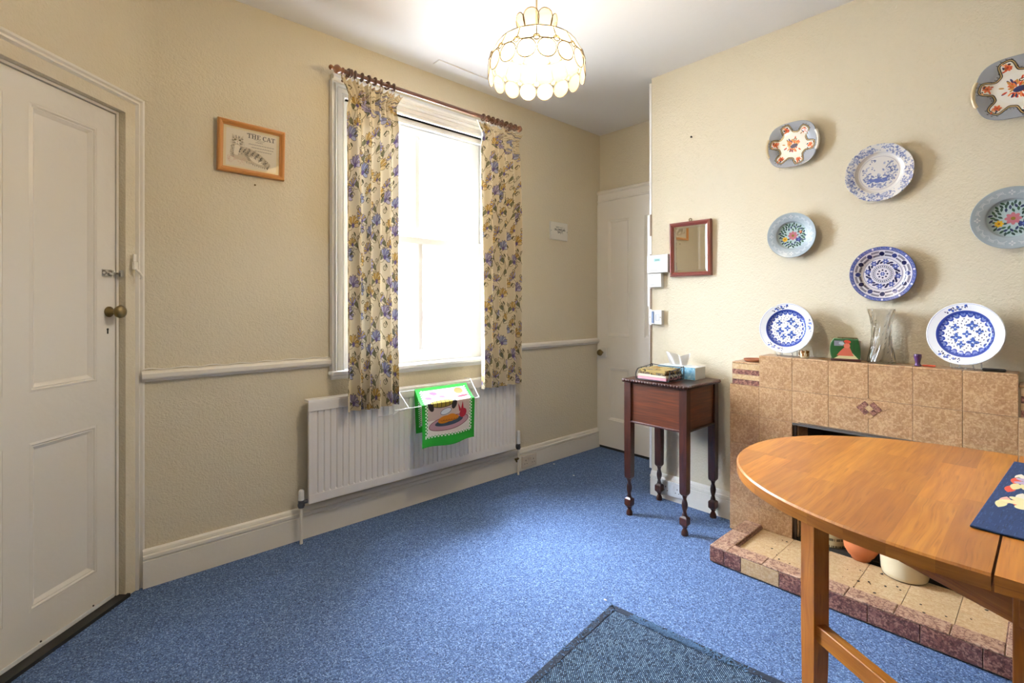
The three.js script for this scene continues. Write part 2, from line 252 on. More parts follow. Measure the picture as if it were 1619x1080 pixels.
// white hook on the door architrave
{
  const [hx, hy] = diag(211, 425, 0.01), g = thing('coat_hook', 'small white plastic hook stuck on the corner door architrave', 'hook', [DIAG_O[0] + hx * DN + 0.012 * DN, hy, DIAG_O[2] - hx * DN + 0.012 * DN], DIAG_T);
  part('back_plate', box(-0.011, 0.011, -0.005, 0.028, 0, 0.01, 0.003), M.gloss, g);
  part('hook_arm', tube([[0, 0.0, 0.006], [0.004, -0.012, 0.018], [0.010, -0.03, 0.026], [0.012, -0.042, 0.02]], 0.005, 24), M.gloss, g);
  part('upper_tab', box(-0.008, 0.008, 0.028, 0.06, 0, 0.006, 0.003), M.gloss, g);
}

// ---- skirting and dado
const skirt = (h) => [[0, 0], [0.021, 0], [0.021, h - 0.047], [0.017, h - 0.044], [0.017, h - 0.04], [0.0235, h - 0.036], [0.0235, h - 0.024], [0.016, h - 0.02], [0.016, h - 0.016], [0.013, h - 0.006], [0.007, h], [0, h]];
struct('baseboard_back', moulding(skirt(0.158), [0.236, 0, 0], [XA - 0.001, 0, 0], [0, 0, 1]), M.gloss, 'cream moulded skirting board under the window wall', 'skirting');
struct('baseboard_right', moulding(skirt(0.148), [XB, 0, ZB0 + 0.002], [XB, 0, 1.424], [-1, 0, 0]), M.gloss, 'cream skirting on the chimney breast behind the small table', 'skirting');
const dado = [[0, 0], [0.012, 0], [0.016, 0.004], [0.016, 0.009], [0.024, 0.012], [0.027, 0.018], [0.027, 0.034], [0.02, 0.041], [0.006, 0.046], [0, 0.046]];
struct('trim_dado_left', moulding(dado, [0.232, 0.863, 0], [1.034, 0.863, 0], [0, 0, 1]), M.gloss, 'cream dado rail between corner door and window', 'dado rail');
struct('trim_dado_right', moulding(dado, [2.2, 0.863, 0], [XA - 0.001, 0.863, 0], [0, 0, 1]), M.gloss, 'cream dado rail between window and alcove door', 'dado rail');
{ const pts = []; for (let i = 0; i <= 26; i++) pts.push([0.235 + i * 0.0305, 0.912 + 0.003 * Math.sin(i * 1.7) + 0.003 * rnd(), 0.006 + 0.004 * rnd()]); solo('cable', tube(pts, 0.003, 120, 6), M.gloss, 'thin painted cable lying along the dado rail', 'cable'); }
struct('trim_ceiling', box(1.6, 2.35, CEIL - 0.008, CEIL, 0.115, 0.178), M.ceiling, 'flat white cover strip on the ceiling near the window', 'ceiling strip');
// white batten along the corner of the breast
{
  const g = structGroup('trim_corner', 'white timber corner strip on the edge of the chimney breast', 'corner strip', [XB, 0, ZB0]);
  part('strip', box(-0.004, 0.03, 0.16, CEIL - 0.03, -0.014, 0.0), M.windowPaint, g);
  part('batten', box(-0.002, 0.03, 1.18, 1.755, -0.03, -0.014, 0.001), M.windowPaint, g);
  const bare = std([0.22, 0.15, 0.10], 0.8);
  for (const [a, b] of [[1.62, 1.755], [1.47, 1.505], [1.16, 1.29], [0.80, 1.06]]) part('bare_wood', box(-0.0055, -0.0035, a, b, -0.010, 0.001), bare, g);
}

// ---- alcove door
{
  const D = (px, py) => { const p = onX(px, py, XA); return [p[2], p[1]]; };                      // local x = world z
  const g = structGroup('door_2', 'cream panelled far door with rim lock in the alcove', 'door', [XA, 0, 0], BREAST_T);
  const wide = 0.216, panels = [[0.108, 0.108 + wide, 0.925, 1.885], [0.118 - 0.010, 0.108 + wide, 0.236, 0.68], [0.452, 0.452 + wide, 0.925, 1.885], [0.452, 0.452 + wide, 0.236, 0.68]];
  const leaf = new THREE.Group(); leaf.name = 'leaf_assembly'; g.add(leaf);
  panelDoor(g, 0.012, 0.772, 0.022, 2.02, panels, M.gloss).position.z = 0.041;
  g.remove(leaf);
  part('head_architrave', merge([box(0.001, 0.86, 2.022, 2.105, 0, 0.03), moulding([[0, 0], [0.036, 0], [0.045, 0.012], [0.045, 0.02], [0.03, 0.032], [0, 0.034]], [0.001, 2.105, 0], [0.86, 2.105, 0], [0, 0, 1]), moulding([[0.03, 0], [0.036, 0.004], [0.036, 0.014], [0.03, 0.018]], [0.001, 2.04, 0], [0.86, 2.04, 0], [0, 0, 1])]), M.gloss, g);
  part('side_architrave', merge([box(0.776, 0.86, 0, 2.022, 0, 0.03)]), M.gloss, g);
  part('hinge_stile', box(0.001, 0.012, 0, 2.022, 0, 0.036), M.gloss, g);
  const [kx, ky] = [0.073, 0.795], lock = new THREE.Group(); lock.name = 'rim_lock'; g.add(lock); lock.position.set(kx, ky, 0.041);
  part('lock_case', box(-0.05, 0.04, -0.035, 0.04, 0, 0.02, 0.003), M.gloss, lock);
  const knob = part('knob', lathe([[0.010, 0], [0.010, 0.018], [0.02, 0.024], [0.0265, 0.036], [0.023, 0.046], [0.012, 0.052], [0, 0.053]], 24).rotateX(Math.PI / 2).translate(0, 0, 0.018), M.oldBrass, lock); knob.userData.label = 'aged brass knob';
  part('key_slot', box(-0.026, -0.022, -0.002, 0.012, 0.018, 0.0215), M.black, lock);
  part('threshold', box(0.001, 0.86, 0, 0.02, 0, 0.03), M.black, g);  // black strip paints the dark of the gap under the far door
}

// ------------------------------------------------------------------ window
{
  const g = structGroup('window_1', 'white painted double hung sash window', 'window', [0, 0, 0]);
  const m = M.windowPaint, x0 = WIN.x0, x1 = WIN.x1, mid = WIN.mid;
  part('architrave', mitred(archProfile(0.075, 0.034), x0 - 0.0, x1 + 0.0, 0.838, WIN.y1, 'u'), m, g);
  part('head_moulding', moulding([[0, 0], [0.036, 0], [0.044, 0.008], [0.044, 0.018], [0.034, 0.024], [0.034, 0.03], [0, 0.032]], [x0 - 0.07, WIN.y1 + 0.074, 0], [x1 + 0.07, WIN.y1 + 0.074, 0], [0, 0, 1]), m, g);
  part('frame_lining', mitred([[-0.02, -0.19], [-0.02, -0.045], [-0.03, -0.045], [-0.03, -0.028], [0, -0.028], [0, 0.0], [0.001, 0.0], [0.001, -0.19]], x0 + 0.0, x1 - 0.0, WIN.y0 + 0.002, WIN.y1 - 0.0), m, g);
  part('sill_board', merge([box(x0 - 0.085, x1 + 0.085, 0.814, 0.838, -0.0, 0.055, 0.008), box(x0, x1, 0.802, 0.838, -0.2, 0.001)]), m, g);
  part('apron', moulding([[0, 0], [0.012, 0.002], [0.018, 0.012], [0.018, 0.022], [0.004, 0.026], [0, 0.026]], [x0 - 0.07, 0.788, 0], [x1 + 0.07, 0.788, 0], [0, 0, 1]), m, g);
  const sash = (name, zf, y0, y1, bot, top) => {
    const s = new THREE.Group(); s.name = name; g.add(s); s.position.z = zf;
    const a = x0 + 0.022, b = x1 - 0.022, gl = 1.213, gr = 2.012;
    part('stile', box(a, gl, y0, y1, -0.036, 0, 0.002), m, s); part('stile', box(gr, b, y0, y1, -0.036, 0, 0.002), m, s);
    part('rail', box(gl, gr, y0, bot, -0.036, 0, 0.002), m, s); part('rail', box(gl, gr, top, y1, -0.036, 0, 0.002), m, s);
    part('glazing_bar', box(mid - 0.013, mid + 0.013, bot, top, -0.034, -0.002, 0.004), m, s);
    for (const [p, q] of [[gl, mid - 0.013], [mid + 0.013, gr]]) {
      part('glass_pane', box(p, q, bot, top, -0.022, -0.018), M.glassPane, s);
      part('putty_bead', mitred([[0, -0.016], [0, -0.002], [-0.008, -0.008], [-0.009, -0.016]], p, q, bot, top), m, s);
    }
  };
  sash('lower_sash', -0.046, 0.839, 1.60, 0.912, 1.562);
  sash('upper_sash', -0.084, 1.56, 2.279, 1.60, 2.232);
  for (const py of [253, 265]) { const p = onZ(754, py, -0.028); part('bead_screw', new THREE.SphereGeometry(0.003, 8, 6).translate(2.098, p[1], -0.044), M.dark, g); }
}
// brick reveal outside the window
{
  const geoS = tile(0.2, 0.065, 0.012, 0.002), geoH = tile(0.1, 0.065, 0.012, 0.002);
  part('brick_mortar', merge([box(2.045, 2.14, 0.70, 2.36, -0.262, -0.17), box(1.07, 1.165, 0.70, 2.36, -0.262, -0.17)]), M.mortar, wallBack);
  for (let r = 0; r < 22; r++) {
    const y = 0.74 + r * 0.075; let a = -0.17;
    for (const w of [0.1]) {
      const b = shade(new THREE.Mesh(w === 0.2 ? geoS : geoH, M.brick[(rnd() * 3) | 0])); b.name = 'brick'; b.scale.x = w === 0.07 ? 0.66 : w === 0.17 ? 1.66 : 1; b.rotation.y = -Math.PI / 2; b.position.set(2.045, y, a - w / 2 + (r % 2) * 0.004); wallBack.add(b); a -= w + 0.01;
    }
  }
}
struct('yard_ground', box(-9, 12, -0.35, -0.25, -14, -0.26), std([0.75, 0.74, 0.72], 0.9), 'pale paved yard outside the window', 'ground');

// ------------------------------------------------------------------ radiator
{
  const x0 = 0.891, x1 = 2.288, y0 = 0.195, y1 = 0.70, zf = 0.088, g = thing('radiator', 'long white ribbed panel radiator under the window', 'radiator', [x0, y0, 0.0]);
  const w = x1 - x0, h = y1 - y0, n = 42, pitch = (w - 0.03) / n, prof = [];
  for (let i = 0; i < n; i++) { const a = 0.015 + i * pitch; prof.push([a, 0], [a + pitch * 0.62, 0], [a + pitch * 0.74, -0.007], [a + pitch * 0.88, -0.007]); } prof.push([0.015 + n * pitch, 0]);
  const pos = [], idx = [], rows = [[0.045, 0], [0.052, 1], [h - 0.045, 1], [h - 0.038, 0]];
  for (const [y, k] of rows) for (const [x, z] of prof) pos.push(x, y, zf + k * z);
  const m = prof.length; for (let r = 0; r < 3; r++) for (let i = 0; i < m - 1; i++) { const a = r * m + i; idx.push(a, a + 1, a + m, a + 1, a + m + 1, a + m); }
  part('panel', merge([flat(pos, idx), box(0, w, 0.0, 0.046, zf - 0.012, zf + 0.001, 0.004), box(0, w, h - 0.039, h, zf - 0.012, zf + 0.001, 0.004), box(0, 0.016, 0.02, h - 0.01, zf - 0.012, zf, 0.003), box(w - 0.016, w, 0.02, h - 0.01, zf - 0.012, zf, 0.003), box(0.01, w - 0.01, 0.01, h - 0.01, 0.045, zf - 0.013)]), M.radiator, g);
  part('top_grille', merge([box(-0.004, w + 0.004, h - 0.002, h + 0.012, 0.032, zf + 0.004, 0.003), box(-0.004, w + 0.004, h - 0.045, h + 0.004, zf - 0.0, zf + 0.005, 0.002)]), M.radiator, g);
  for (const s of [0.25, w - 0.25]) part('bracket', box(s - 0.02, s + 0.02, 0.08, h - 0.08, 0, 0.046), M.radiator, g);
  for (const [name, lx, capTop] of [['valve', -0.028, 0.245], ['valve', w + 0.048, 0.285]]) {
    const v = new THREE.Group(); v.name = name; g.add(v); v.position.set(lx, -y0, 0.062);
    part('pipe', cyl(0.0075, 0.0075, 0.185, 0, 0.001, 0), M.gloss, v);
    part('valve_body', merge([cyl(0.014, 0.014, 0.04, 0, 0.18, 0, 16), rod([0, 0.205, 0], [lx < 0 ? 0.03 : -0.05, 0.205, 0], 0.010, 12), cyl(0.017, 0.017, 0.012, 0, 0.186, 0, 6)]), std([0.16, 0.16, 0.18], 0.35, { metalness: 0.8 }), v);
    part('valve_cap', lathe([[0, 0.05 + (capTop - 0.245)], [0.008, 0.05 + (capTop - 0.245)], [0.013, 0.043 + (capTop - 0.245)], [0.0145, 0]], 18).translate(0, 0.218, 0), M.plastic, v);
  }
  const dv = new THREE.Group(); dv.name = 'drain_cock'; g.add(dv); dv.position.set(w + 0.048, -y0, 0.062);
  part('drain_nozzle', merge([rod([0, 0.115, 0], [-0.035, 0.115, 0.012], 0.008), rod([-0.03, 0.115, 0.012], [-0.03, 0.098, 0.016], 0.006), box(-0.04, -0.02, 0.112, 0.124, 0.004, 0.02, 0.003)]), M.oldBrass, dv);
}
// wire airer hooked on the radiator and the towel on it
const AIR = { yf: 0.632, zf: 0.25, yb: 0.70, zb: 0.125 };
{
  const g = thing('clothes_airer', 'white wire airer hooked over the radiator front', 'airer', [1.25, 0.5, 0.09]);
  const L = (x, y, z) => [x - 1.25, y - 0.5, z - 0.09], r = 0.0022;
  part('front_rail', merge([rod(L(1.275, AIR.yf, AIR.zf), L(1.838, AIR.yf, AIR.zf), r), rod(L(1.275, AIR.yf, AIR.zf), L(1.272, AIR.yf - 0.02, AIR.zf - 0.01), r), rod(L(1.272, AIR.yf - 0.02, AIR.zf - 0.01), L(1.262, 0.575, 0.096), r)]), M.wire, g);
  part('rear_rail', rod(L(1.366, AIR.yb, AIR.zb), L(1.885, AIR.yb, AIR.zb), r), M.wire, g);
  for (const [a, b] of [[1.360, 1.366], [1.838, 1.885]]) part('end_loop', merge([rod(L(b, 0.722, 0.045), L(b, 0.722, 0.10), r), rod(L(b, 0.722, 0.10), L(a, AIR.yf, AIR.zf), r), rod(L(a, AIR.yf, AIR.zf), L(b + 0.005, 0.585, 0.105), r), rod(L(b, 0.722, 0.045), L(b, 0.716, 0.045), r), rod(L(b + 0.005, 0.585, 0.105), L(b - 0.02, 0.57, 0.092), r)]), M.wire, g);
}
{
  const art = (front) => canvasTex(512, 640, (c, w, h) => {
    c.fillStyle = '#159a22'; c.fillRect(0, 0, w, h);
    c.fillStyle = '#eae2da'; c.fillRect(52, 40, w - 104, h - 140);
    for (let i = 0; i < 34; i++) for (const k of [0, 1]) { c.fillStyle = '#f2f4ec'; if ((i + k) % 2) { c.fillRect(30 + k * 13, 34 + i * 15, 13, 15); c.fillRect(w - 56 + k * 13, 34 + i * 15, 13, 15); } }
    for (let i = 0; i < 30; i++) for (const k of [0, 1]) if ((i + k) % 2) { c.fillStyle = '#f2f4ec'; c.fillRect(30 + i * 15, h - 108 + k * 13, 15, 13); }
    if (!front) return;
    // still life: a table with a roast on a platter, a pan and vegetables
    c.fillStyle = '#efe9ea'; c.fillRect(52, 40, w - 104, 130);
    for (const [x, y, q] of [[90, 150, 30], [150, 90, 34], [220, 150, 26]]) { c.fillStyle = '#e45bb0'; c.beginPath(); c.ellipse(x, y, q, q * 0.6, 0.4, 0, 7); c.fill(); c.strokeStyle = '#3a2d3c'; c.lineWidth = 4; c.stroke(); }
    c.fillStyle = '#a8773c'; c.beginPath(); c.ellipse(398, 92, 44, 46, 0, 0, 7); c.fill();
    c.fillStyle = '#c02038'; c.beginPath(); c.ellipse(415, 178, 60, 16, -0.1, 0, 7); c.fill();
    c.fillStyle = '#cdb7ae'; c.fillRect(52, 200, w - 104, 200);
    c.fillStyle = '#8d7a1e'; c.beginPath(); c.ellipse(190, 245, 110, 44, 0, 0, 7); c.fill(); c.strokeStyle = '#2c2414'; c.lineWidth = 6; c.stroke();
    for (let i = 0; i < 5; i++) { c.beginPath(); c.moveTo(110 + i * 38, 210); c.lineTo(100 + i * 40, 285); c.stroke(); }
    c.fillStyle = '#231c1e'; for (const x of [82, 305]) { c.beginPath(); c.ellipse(x, 272, 24, 46, x < 100 ? -0.4 : 0.3, 0, 7); c.fill(); }
    c.fillStyle = '#b98f9a'; c.beginPath(); c.ellipse(255, 440, 190, 62, -0.1, 0, 7); c.fill(); c.strokeStyle = '#5d2030'; c.lineWidth = 5; c.stroke();
    c.fillStyle = '#34465a'; c.beginPath(); c.ellipse(255, 430, 132, 34, -0.1, 0, 7); c.fill();
    c.fillStyle = '#c9790f'; for (const [x, y, p, q] of [[215, 405, 64, 34], [270, 395, 50, 34], [310, 400, 34, 22]]) { c.beginPath(); c.ellipse(x, y, p, q, -0.2, 0, 7); c.fill(); }
    c.strokeStyle = '#6a3a0c'; c.lineWidth = 4; for (let i = 0; i < 6; i++) { c.beginPath(); c.arc(190 + i * 24, 400, 18, 0.3, 2.4); c.stroke(); }
    c.fillStyle = '#a8152e'; c.beginPath(); c.ellipse(388, 370, 34, 44, 0.5, 0, 7); c.fill(); c.beginPath(); c.moveTo(350, 350); c.lineTo(340, 270); c.lineTo(368, 330); c.lineTo(388, 260); c.lineTo(396, 340); c.fill();
    c.fillStyle = '#dfe6ee'; c.beginPath(); c.ellipse(225, 330, 52, 26, -0.3, 0, 7); c.fill(); c.strokeStyle = '#35526e'; c.stroke();
  });
  const front = art(true), back = art(false), g = thing('tea_towel', 'green bordered printed tea towel over the airer', 'towel', [1.62, 0.40, 0.2]);
  const cloth = (rows, x0, x1, tex, name) => {
    const pos = [], uv = [], idx = [], n = 26; let acc = [0]; for (let i = 1; i < rows.length; i++) acc.push(acc[i - 1] + Math.hypot(rows[i][0] - rows[i - 1][0], rows[i][1] - rows[i - 1][1]));
    rows.forEach(([y, z, wv, dx], r) => { for (let i = 0; i <= n; i++) { const t = i / n; pos.push(x0 + (x1 - x0) * t + (dx || 0) - 1.62, y + wv * 0.5 * Math.sin(t * 7 + 1.2) * (r === rows.length - 1 ? 1 : 0.4) - 0.40, z + wv * Math.sin(t * 9 + r * 0.2) - 0.2); uv.push(t, 1 - acc[r] / acc[rows.length - 1]); } });
    for (let r = 0; r < rows.length - 1; r++) for (let i = 0; i < n; i++) { const a = r * (n + 1) + i; idx.push(a, a + n + 1, a + 1, a + 1, a + n + 1, a + n + 2); }
    const q = new THREE.BufferGeometry(); q.setAttribute('position', new THREE.Float32BufferAttribute(pos, 3)); q.setAttribute('uv', new THREE.Float32BufferAttribute(uv, 2)); q.setIndex(idx); q.computeVertexNormals();
    return part(name, q, phys([1, 1, 1], 0.95, { map: tex, transmission: 0.18, thickness: 0, side: THREE.DoubleSide }), g);
  };
  const F = []; F.push([AIR.yb + 0.005, AIR.zb, 0, 0.035]); for (let i = 1; i < 5; i++) F.push([AIR.yb + (AIR.yf - AIR.yb) * i / 5 - 0.006 * Math.sin(i / 5 * 3.14) + 0.004, AIR.zb + (AIR.zf - AIR.zb) * i / 5, 0, 0.035 * (1 - i / 5)]); F.push([AIR.yf + 0.006, AIR.zf, 0, 0], [AIR.yf, AIR.zf + 0.007, 0, 0]); for (let i = 1; i <= 8; i++) F.push([AIR.yf - i * 0.0295, AIR.zf + 0.007, 0.0012 * i, 0]);
  cloth(F, 1.435, 1.80, front, 'front_cloth');
  const Bk = []; for (let i = 0; i <= 6; i++) Bk.push([AIR.yb + 0.004 - i * 0.042, AIR.zb - 0.004 + 0.002 * i, 0.001 * i, 0.035]); cloth(Bk, 1.435, 1.80, back, 'back_cloth');
}

// ------------------------------------------------------------------ curtains
const curtainMap = canvasTex(1024, 1024, (c) => {
  c.fillStyle = '#e6d6b4'; c.fillRect(0, 0, 1024, 1024); c.lineCap = 'round';
  const wrap = (f) => { for (const ox of [-1024, 0, 1024]) for (const oy of [-1024, 0, 1024]) { c.save(); c.translate(ox, oy); f(); c.restore(); } };
  const leaf = (x, y, a, l, col) => { c.save(); c.translate(x, y); c.rotate(a); c.fillStyle = col; c.strokeStyle = '#4a4528'; c.lineWidth = 4.5; c.beginPath(); c.moveTo(0, 0); c.quadraticCurveTo(l * 0.5, -l * 0.3, l, 0); c.quadraticCurveTo(l * 0.5, l * 0.3, 0, 0); c.fill(); c.stroke(); c.beginPath(); c.moveTo(0, 0); c.lineTo(l * 0.85, 0); c.stroke(); c.restore(); };
  const curl = (x, y, r, s) => { c.strokeStyle = '#5d5230'; c.lineWidth = 6; c.beginPath(); for (let i = 0; i < 40; i++) { const t = i / 39 * 7.5, q = r * (1 - i / 48); c.lineTo(x + Math.cos(t * s) * q, y + Math.sin(t * s) * q); } c.stroke(); };
  const flower = (x, y, a, r, pal) => {
    c.save(); c.translate(x, y); c.rotate(a);
    for (let i = -3; i <= 3; i++) { c.save(); c.rotate(i * 0.42); c.fillStyle = pal[(i + 3) % 2 ? 0 : 1]; c.strokeStyle = '#5d4c32'; c.lineWidth = 4; c.beginPath(); c.moveTo(0, 0); c.bezierCurveTo(-r * 0.3, -r * 0.4, -r * 0.22, -r * 0.85, 0, -r); c.bezierCurveTo(r * 0.22, -r * 0.85, r * 0.3, -r * 0.4, 0, 0); c.fill(); c.stroke(); c.restore(); }
    c.fillStyle = '#6a5a8a'; for (let i = 0; i < 7; i++) { c.save(); c.rotate(i * 0.9); c.beginPath(); c.ellipse(0, -r * 0.11, r * 0.07, r * 0.15, 0, 0, 7); c.fill(); c.restore(); } c.restore();
  };
  const P = { gold: ['#cda452', '#e2c68c'], mauve: ['#968aac', '#c0b5c8'], mix: ['#d4b06a', '#b3a8c0'], blue: ['#8a8db2', '#b4b5ca'] };
  const vines = []; for (let k = 0; k < 4; k++) { const x0 = 128 + k * 256, ph = k * 1.9; vines.push([x0, ph]); }
  wrap(() => {
    for (const [x0, ph] of vines) { c.strokeStyle = '#6a5f38'; c.lineWidth = 6; c.beginPath(); for (let y = -20; y <= 1044; y += 8) c.lineTo(x0 + 66 * Math.sin(y / 1024 * 12.566 + ph), y); c.stroke(); }
  });
  for (const [k, [x0, ph]] of vines.entries()) for (let j = 0; j < 8; j++) {
    const y = j * 128 + k * 37, xx = x0, x = x0 + 66 * Math.sin(y / 1024 * 12.566 + ph), s = j % 2 ? 1 : -1, q = rnd();
    wrap(() => { leaf(x, y + 30, (s > 0 ? -0.6 : 3.7), 88, q < 0.5 ? '#8b8a66' : '#9d9a7c'); leaf(x, y + 44, (s > 0 ? -1.2 : 4.3), 74, q < 0.3 ? '#77807a' : '#93906a'); curl(x + s * 74, y + 100, 30, s); curl(x - s * 60, y + 84, 22, -s); });
    const pal = [P.gold, P.mauve, P.mix, P.blue, P.mix, P.gold][(j * 5 + k * 2) % 6], fx = x + s * 76, fy = y + 10, fr = j % 2 ? 92 : 66, fa = s * 0.5 + (q - 0.5);
    wrap(() => { c.strokeStyle = '#6a5f38'; c.lineWidth = 4; c.beginPath(); c.moveTo(x, y + 50); c.quadraticCurveTo(x + s * 60, y + 60, fx, fy); c.stroke(); flower(fx, fy, fa, fr, pal); leaf(fx + s * 10, fy + 56, s > 0 ? 0.9 : 2.2, 44, '#8b8a66'); });
  }
}, true);
M.curtain = phys([0.86, 0.87, 0.90], 0.95, { map: scaled(curtainMap, 0.62), transmission: 0.035, thickness: 0, side: THREE.DoubleSide });
const RAIL = { y: 2.377, z: 0.142 };
function curtain(name, label, xa, xb, yBot, folds, ph, flare) {
  const g = thing(name, label, 'curtain', [(xa + xb) / 2, yBot, RAIL.z]);
  const yTop = RAIL.y - 0.033, nx = 150, ny = 46, pos = [], uv = [], idx = [], w = xb - xa;
  for (let j = 0; j <= ny; j++) {
    const t = j / ny, y = yTop - (yTop - yBot) * t, down = (yTop - y), g0 = Math.exp(-(((down - 0.085) / 0.05) ** 2)), top = Math.max(0, 1 - down / 0.06); let arc = 0, px = 0, pz = 0;
    for (let i = 0; i <= nx; i++) {
      const s = i / nx, amp = 0.010 + 0.022 * Math.min(1, down / 0.6), wob = s + 0.02 * Math.sin(s * 9 + down * 1.3 + ph);
      const fold = Math.sin(wob * folds * 6.283 + ph) + 0.35 * Math.sin(wob * folds * 12.566 + 1.3 + ph), fine = Math.sin(s * folds * 3 * 6.283 + ph) * 0.012 * Math.max(g0, top * 0.9);
      const x = xa + w * s + flare * top * (s - 0.5) * 0.06 - (s - 0.5) * 0.03 * g0 + 0.004 * Math.sin(wob * folds * 6.283 + ph + 1.57), z = fold * amp * (1 - 0.5 * g0) + fine, yy = y + (j === ny ? 0.006 * Math.sin(s * folds * 6.283 + ph) : 0) + top * 0.006 * Math.sin(s * folds * 3 * 6.283);
      if (i) arc += Math.hypot(x - px, z - pz); px = x; pz = z;
      pos.push(x - (xa + xb) / 2, yy - yBot, z); uv.push(arc * 1.15 + ph * 0.3, y);
    }
  }
  for (let j = 0; j < ny; j++) for (let i = 0; i < nx; i++) { const a = j * (nx + 1) + i; idx.push(a, a + nx + 1, a + 1, a + 1, a + nx + 1, a + nx + 2); }
  const q = new THREE.BufferGeometry(); q.setAttribute('position', new THREE.Float32BufferAttribute(pos, 3)); q.setAttribute('uv', new THREE.Float32BufferAttribute(uv, 2)); q.setIndex(idx); q.computeVertexNormals();
  part('fabric', q, M.curtain, g);
}
curtain('curtain', 'floral lined curtain hanging beside the picture of a cat', 1.052, 1.35, 0.636, 5, 0.6, 1);
curtain('curtain', 'floral curtain hanging beside the small white plaque', 1.938, 2.262, 0.655, 5, 2.2, 1);
{
  const g = thing('curtain_pole', 'dark wooden curtain pole with turned finials above the window', 'curtain pole', [1.63, RAIL.y, 0]);
  part('pole', rod([-0.60, 0, RAIL.z], [0.635, 0, RAIL.z], 0.0115, 20), M.poleWood, g);
  const fin = lathe([[0.011, 0], [0.017, 0.002], [0.017, 0.008], [0.012, 0.012], [0.014, 0.018], [0.021, 0.028], [0.022, 0.036], [0.017, 0.046], [0.008, 0.052], [0.008, 0.056], [0.0125, 0.062], [0.0125, 0.069], [0.006, 0.075], [0, 0.076]], 24), lm = phys([0.22, 0.085, 0.03], 0.35, { clearcoat: 0.4 });
  part('finial', fin.clone().rotateZ(Math.PI / 2).translate(-0.585, 0, RAIL.z), lm, g); part('finial', fin.clone().rotateZ(-Math.PI / 2).scale(0.4, 1, 1).translate(0.628, 0, RAIL.z), lm, g);
  const ring = new THREE.TorusGeometry(0.0185, 0.0055, 10, 24).rotateY(Math.PI / 2);
  for (const [xa, xb] of [[1.06, 1.352], [1.945, 2.255]]) for (let i = 0; i < 8; i++) { const r = part('curtain_ring', ring, M.ringWood, g); r.position.set(xa + (xb - xa) * (i + 0.3) / 8 - 1.63, -0.0015, RAIL.z); r.rotation.y = rr(-0.3, 0.3); }
  for (const x of [-0.545, 0.60]) part('bracket', merge([rod([x, 0, 0], [x, 0, RAIL.z - 0.01], 0.008), new THREE.TorusGeometry(0.0165, 0.006, 10, 24).rotateY(Math.PI / 2).translate(x, 0, RAIL.z), cyl(0.024, 0.024, 0.012).rotateX(Math.PI / 2).translate(x, 0, 0)]), M.ringWood, g);
}

